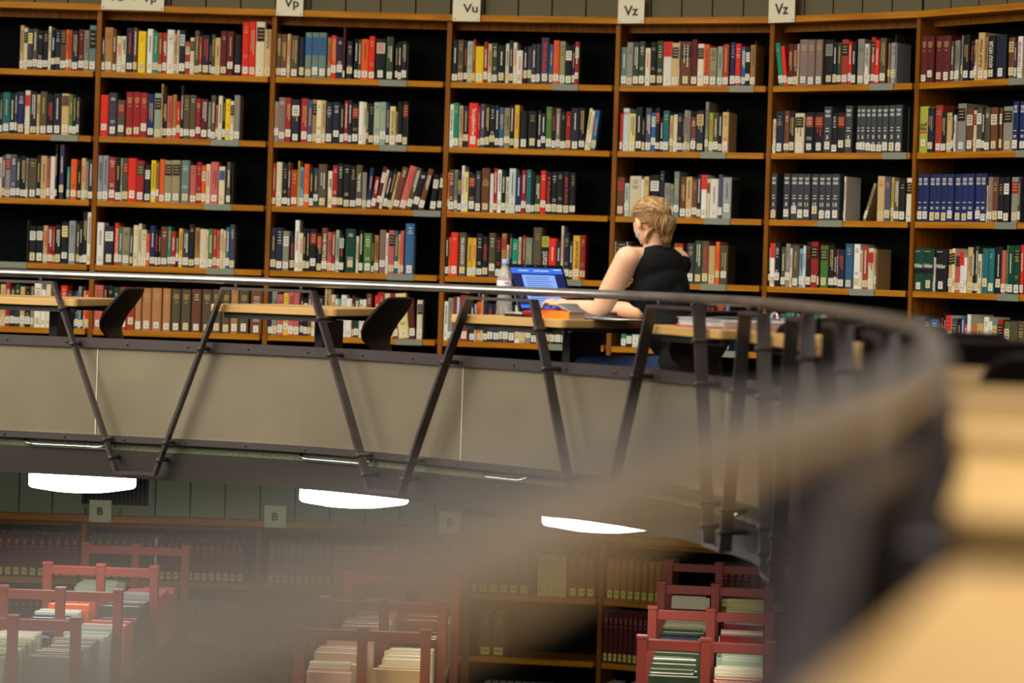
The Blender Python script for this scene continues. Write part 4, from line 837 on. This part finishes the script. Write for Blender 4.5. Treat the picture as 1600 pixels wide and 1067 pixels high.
# phone or case with papers, red pouch, orange paperback, magazine under her elbow
mb = MB(); mb.box(-.06, .06, -.035, .035, 0, .010, LB); o = mb.build('black_case'); o.matrix_world = onpt(.028, 10.50, -.9); bevel(o, .003); tag(o, 'flat black case beside the water bottle', 'case')
PAPER = mat('white_paper', (236, 234, 236), .7)
mb = MB()
for k in range(4): mb.box(-.05+k*.004, .05, -.035, .035-.003*k, .0102+k*.0018, .0114+k*.0018, PAPER, Matrix.Rotation(.12*k, 4, 'Z'))
o = mb.build('paper_slips'); o.matrix_world = onpt(.030, 10.505, -.8); tag(o, 'small white papers on the black case', 'paper')
REDC = mat('red_cloth', (170, 24, 44), .7)
bm = bmesh.new(); blob(bm, Vector((0, 0, .016)), (.075, .026, .016)); blob(bm, Vector((.05, .012, .024)), (.045, .018, .014)); blob(bm, Vector((.10, .03, .018)), (.04, .02, .015)); o = fuse(bm, .004, 4, 'pouch', REDC); o.matrix_world = onpt(.105, 10.42, .3); tag(o, 'red cloth pencil pouch in front of the laptop', 'pouch')
ORG = mat('orange_cover', (246, 140, 18), .4)
r = empty('paperback', onpt(.200, 10.245, -.70)); tag(r, 'thick orange paperback lying near the desk edge', 'book')
mb = MB(); mb.box(-.075, .02, -.055, .06, 0, .0015, ORG); mb.box(-.075, .02, -.055, .06, .031, .0325, ORG); mb.box(-.0765, -.075, -.055, .06, 0, .0325, ORG); 
mb = MB(); mb.box(-.085, .075, -.052, .052, 0, .0018, ORG); mb.box(-.085, .075, -.052, .052, .0285, .0303, ORG); mb.prism([(-.085, -.0535), (.075, -.0535), (.075, -.052), (-.085, -.052)], 0, .0303, ORG); mb.build('cover', r)
mb = MB(); mb.box(-.083, .072, -.052, .050, .0018, .0285, PAGE); mb.build('pages', r)
mb = MB()
r = empty('magazine', onpt(.40, 10.33, -.75)); tag(r, 'open magazine with curling pages under the woman\'s elbow', 'magazine')
def curl(off, lift, x0, x1, m, nm, dark=False):
    mb = MB(); n = 14; vs = []; fs = []
    for i in range(n+1):
        q = i/n; x = x0+(x1-x0)*q; z = off+lift*(1-q)**2*abs(1)
        vs += [(x, -.10, z), (x, .10, z), (x, -.10, z-.0015), (x, .10, z-.0015)]
    for i in range(n):
        a = i*4; fs += [(a, a+4, a+5, a+1), (a+2, a+3, a+7, a+6), (a, a+2, a+6, a+4), (a+1, a+5, a+7, a+3)]
    mb.add(vs, fs, m, None, True); return mb.build(nm, r)
DKP = mat('printed_page', (92, 88, 92), .5)
curl(.003, .0, -.16, .13, DKP, 'page'); curl(.006, .004, -.14, .14, PAPER, 'page'); curl(.009, .012, -.17, .02, DKP, 'page'); curl(.011, .040, -.20, .0, PAPER, 'page'); curl(.014, .046, -.205, -.02, DKP, 'page')
# ------------------------------------------------------------------ ring binder on the next desk
M4 = DM[4]; Hd = DT-FL_G
r = empty('ring_binder', M4 @ Matrix.Translation((.03, .20, Hd))); tag(r, 'open red ring binder full of white sheets, right of the woman', 'binder')
RB = mat('binder_red', (196, 44, 40), .5)
mb = MB(); mb.box(-.20, .22, -.16, .16, 0, .004, RB); mb.build('cover', r)
mb = MB(); rr = random.Random(2)
for k in range(11): a = rr.uniform(-.006, .006); mb.box(-.18+a, .20+a*2, -.15+a, .14-a, .004+k*.0028, .0062+k*.0028, PAPER, Matrix.Rotation(rr.uniform(-.02, .02), 4, 'Z'))
mb.build('sheets', r)
mb = MB(); mb.box(-.02, .19, -.14, .13, .035, .0362, PAPER, Matrix.Rotation(-.04, 4, 'Y')); mb.build('loose_sheet', r)
for x in (.02, .10):
    mb = MB(); mb.tube([(x+.030*math.cos(t), .11, .03+.034*math.sin(t)) for t in [math.pi*k/14 for k in range(15)]], .0028, CHROME, 8); mb.build('ring', r)
# thin white cable lying on the nearest desk
MN = DM[12]; mb = MB(); mb.tube([(.04, .235, Hd+.004), (.075, .228, Hd+.012), (.11, .232, Hd+.014), (.145, .25, Hd+.004)], .003, PAPER, 8)
o = mb.build('cable'); o.matrix_world = MN @ Matrix.Translation((.0, .0, 0)); tag(o, 'short piece of white cable on the nearest blurred desk', 'cable')
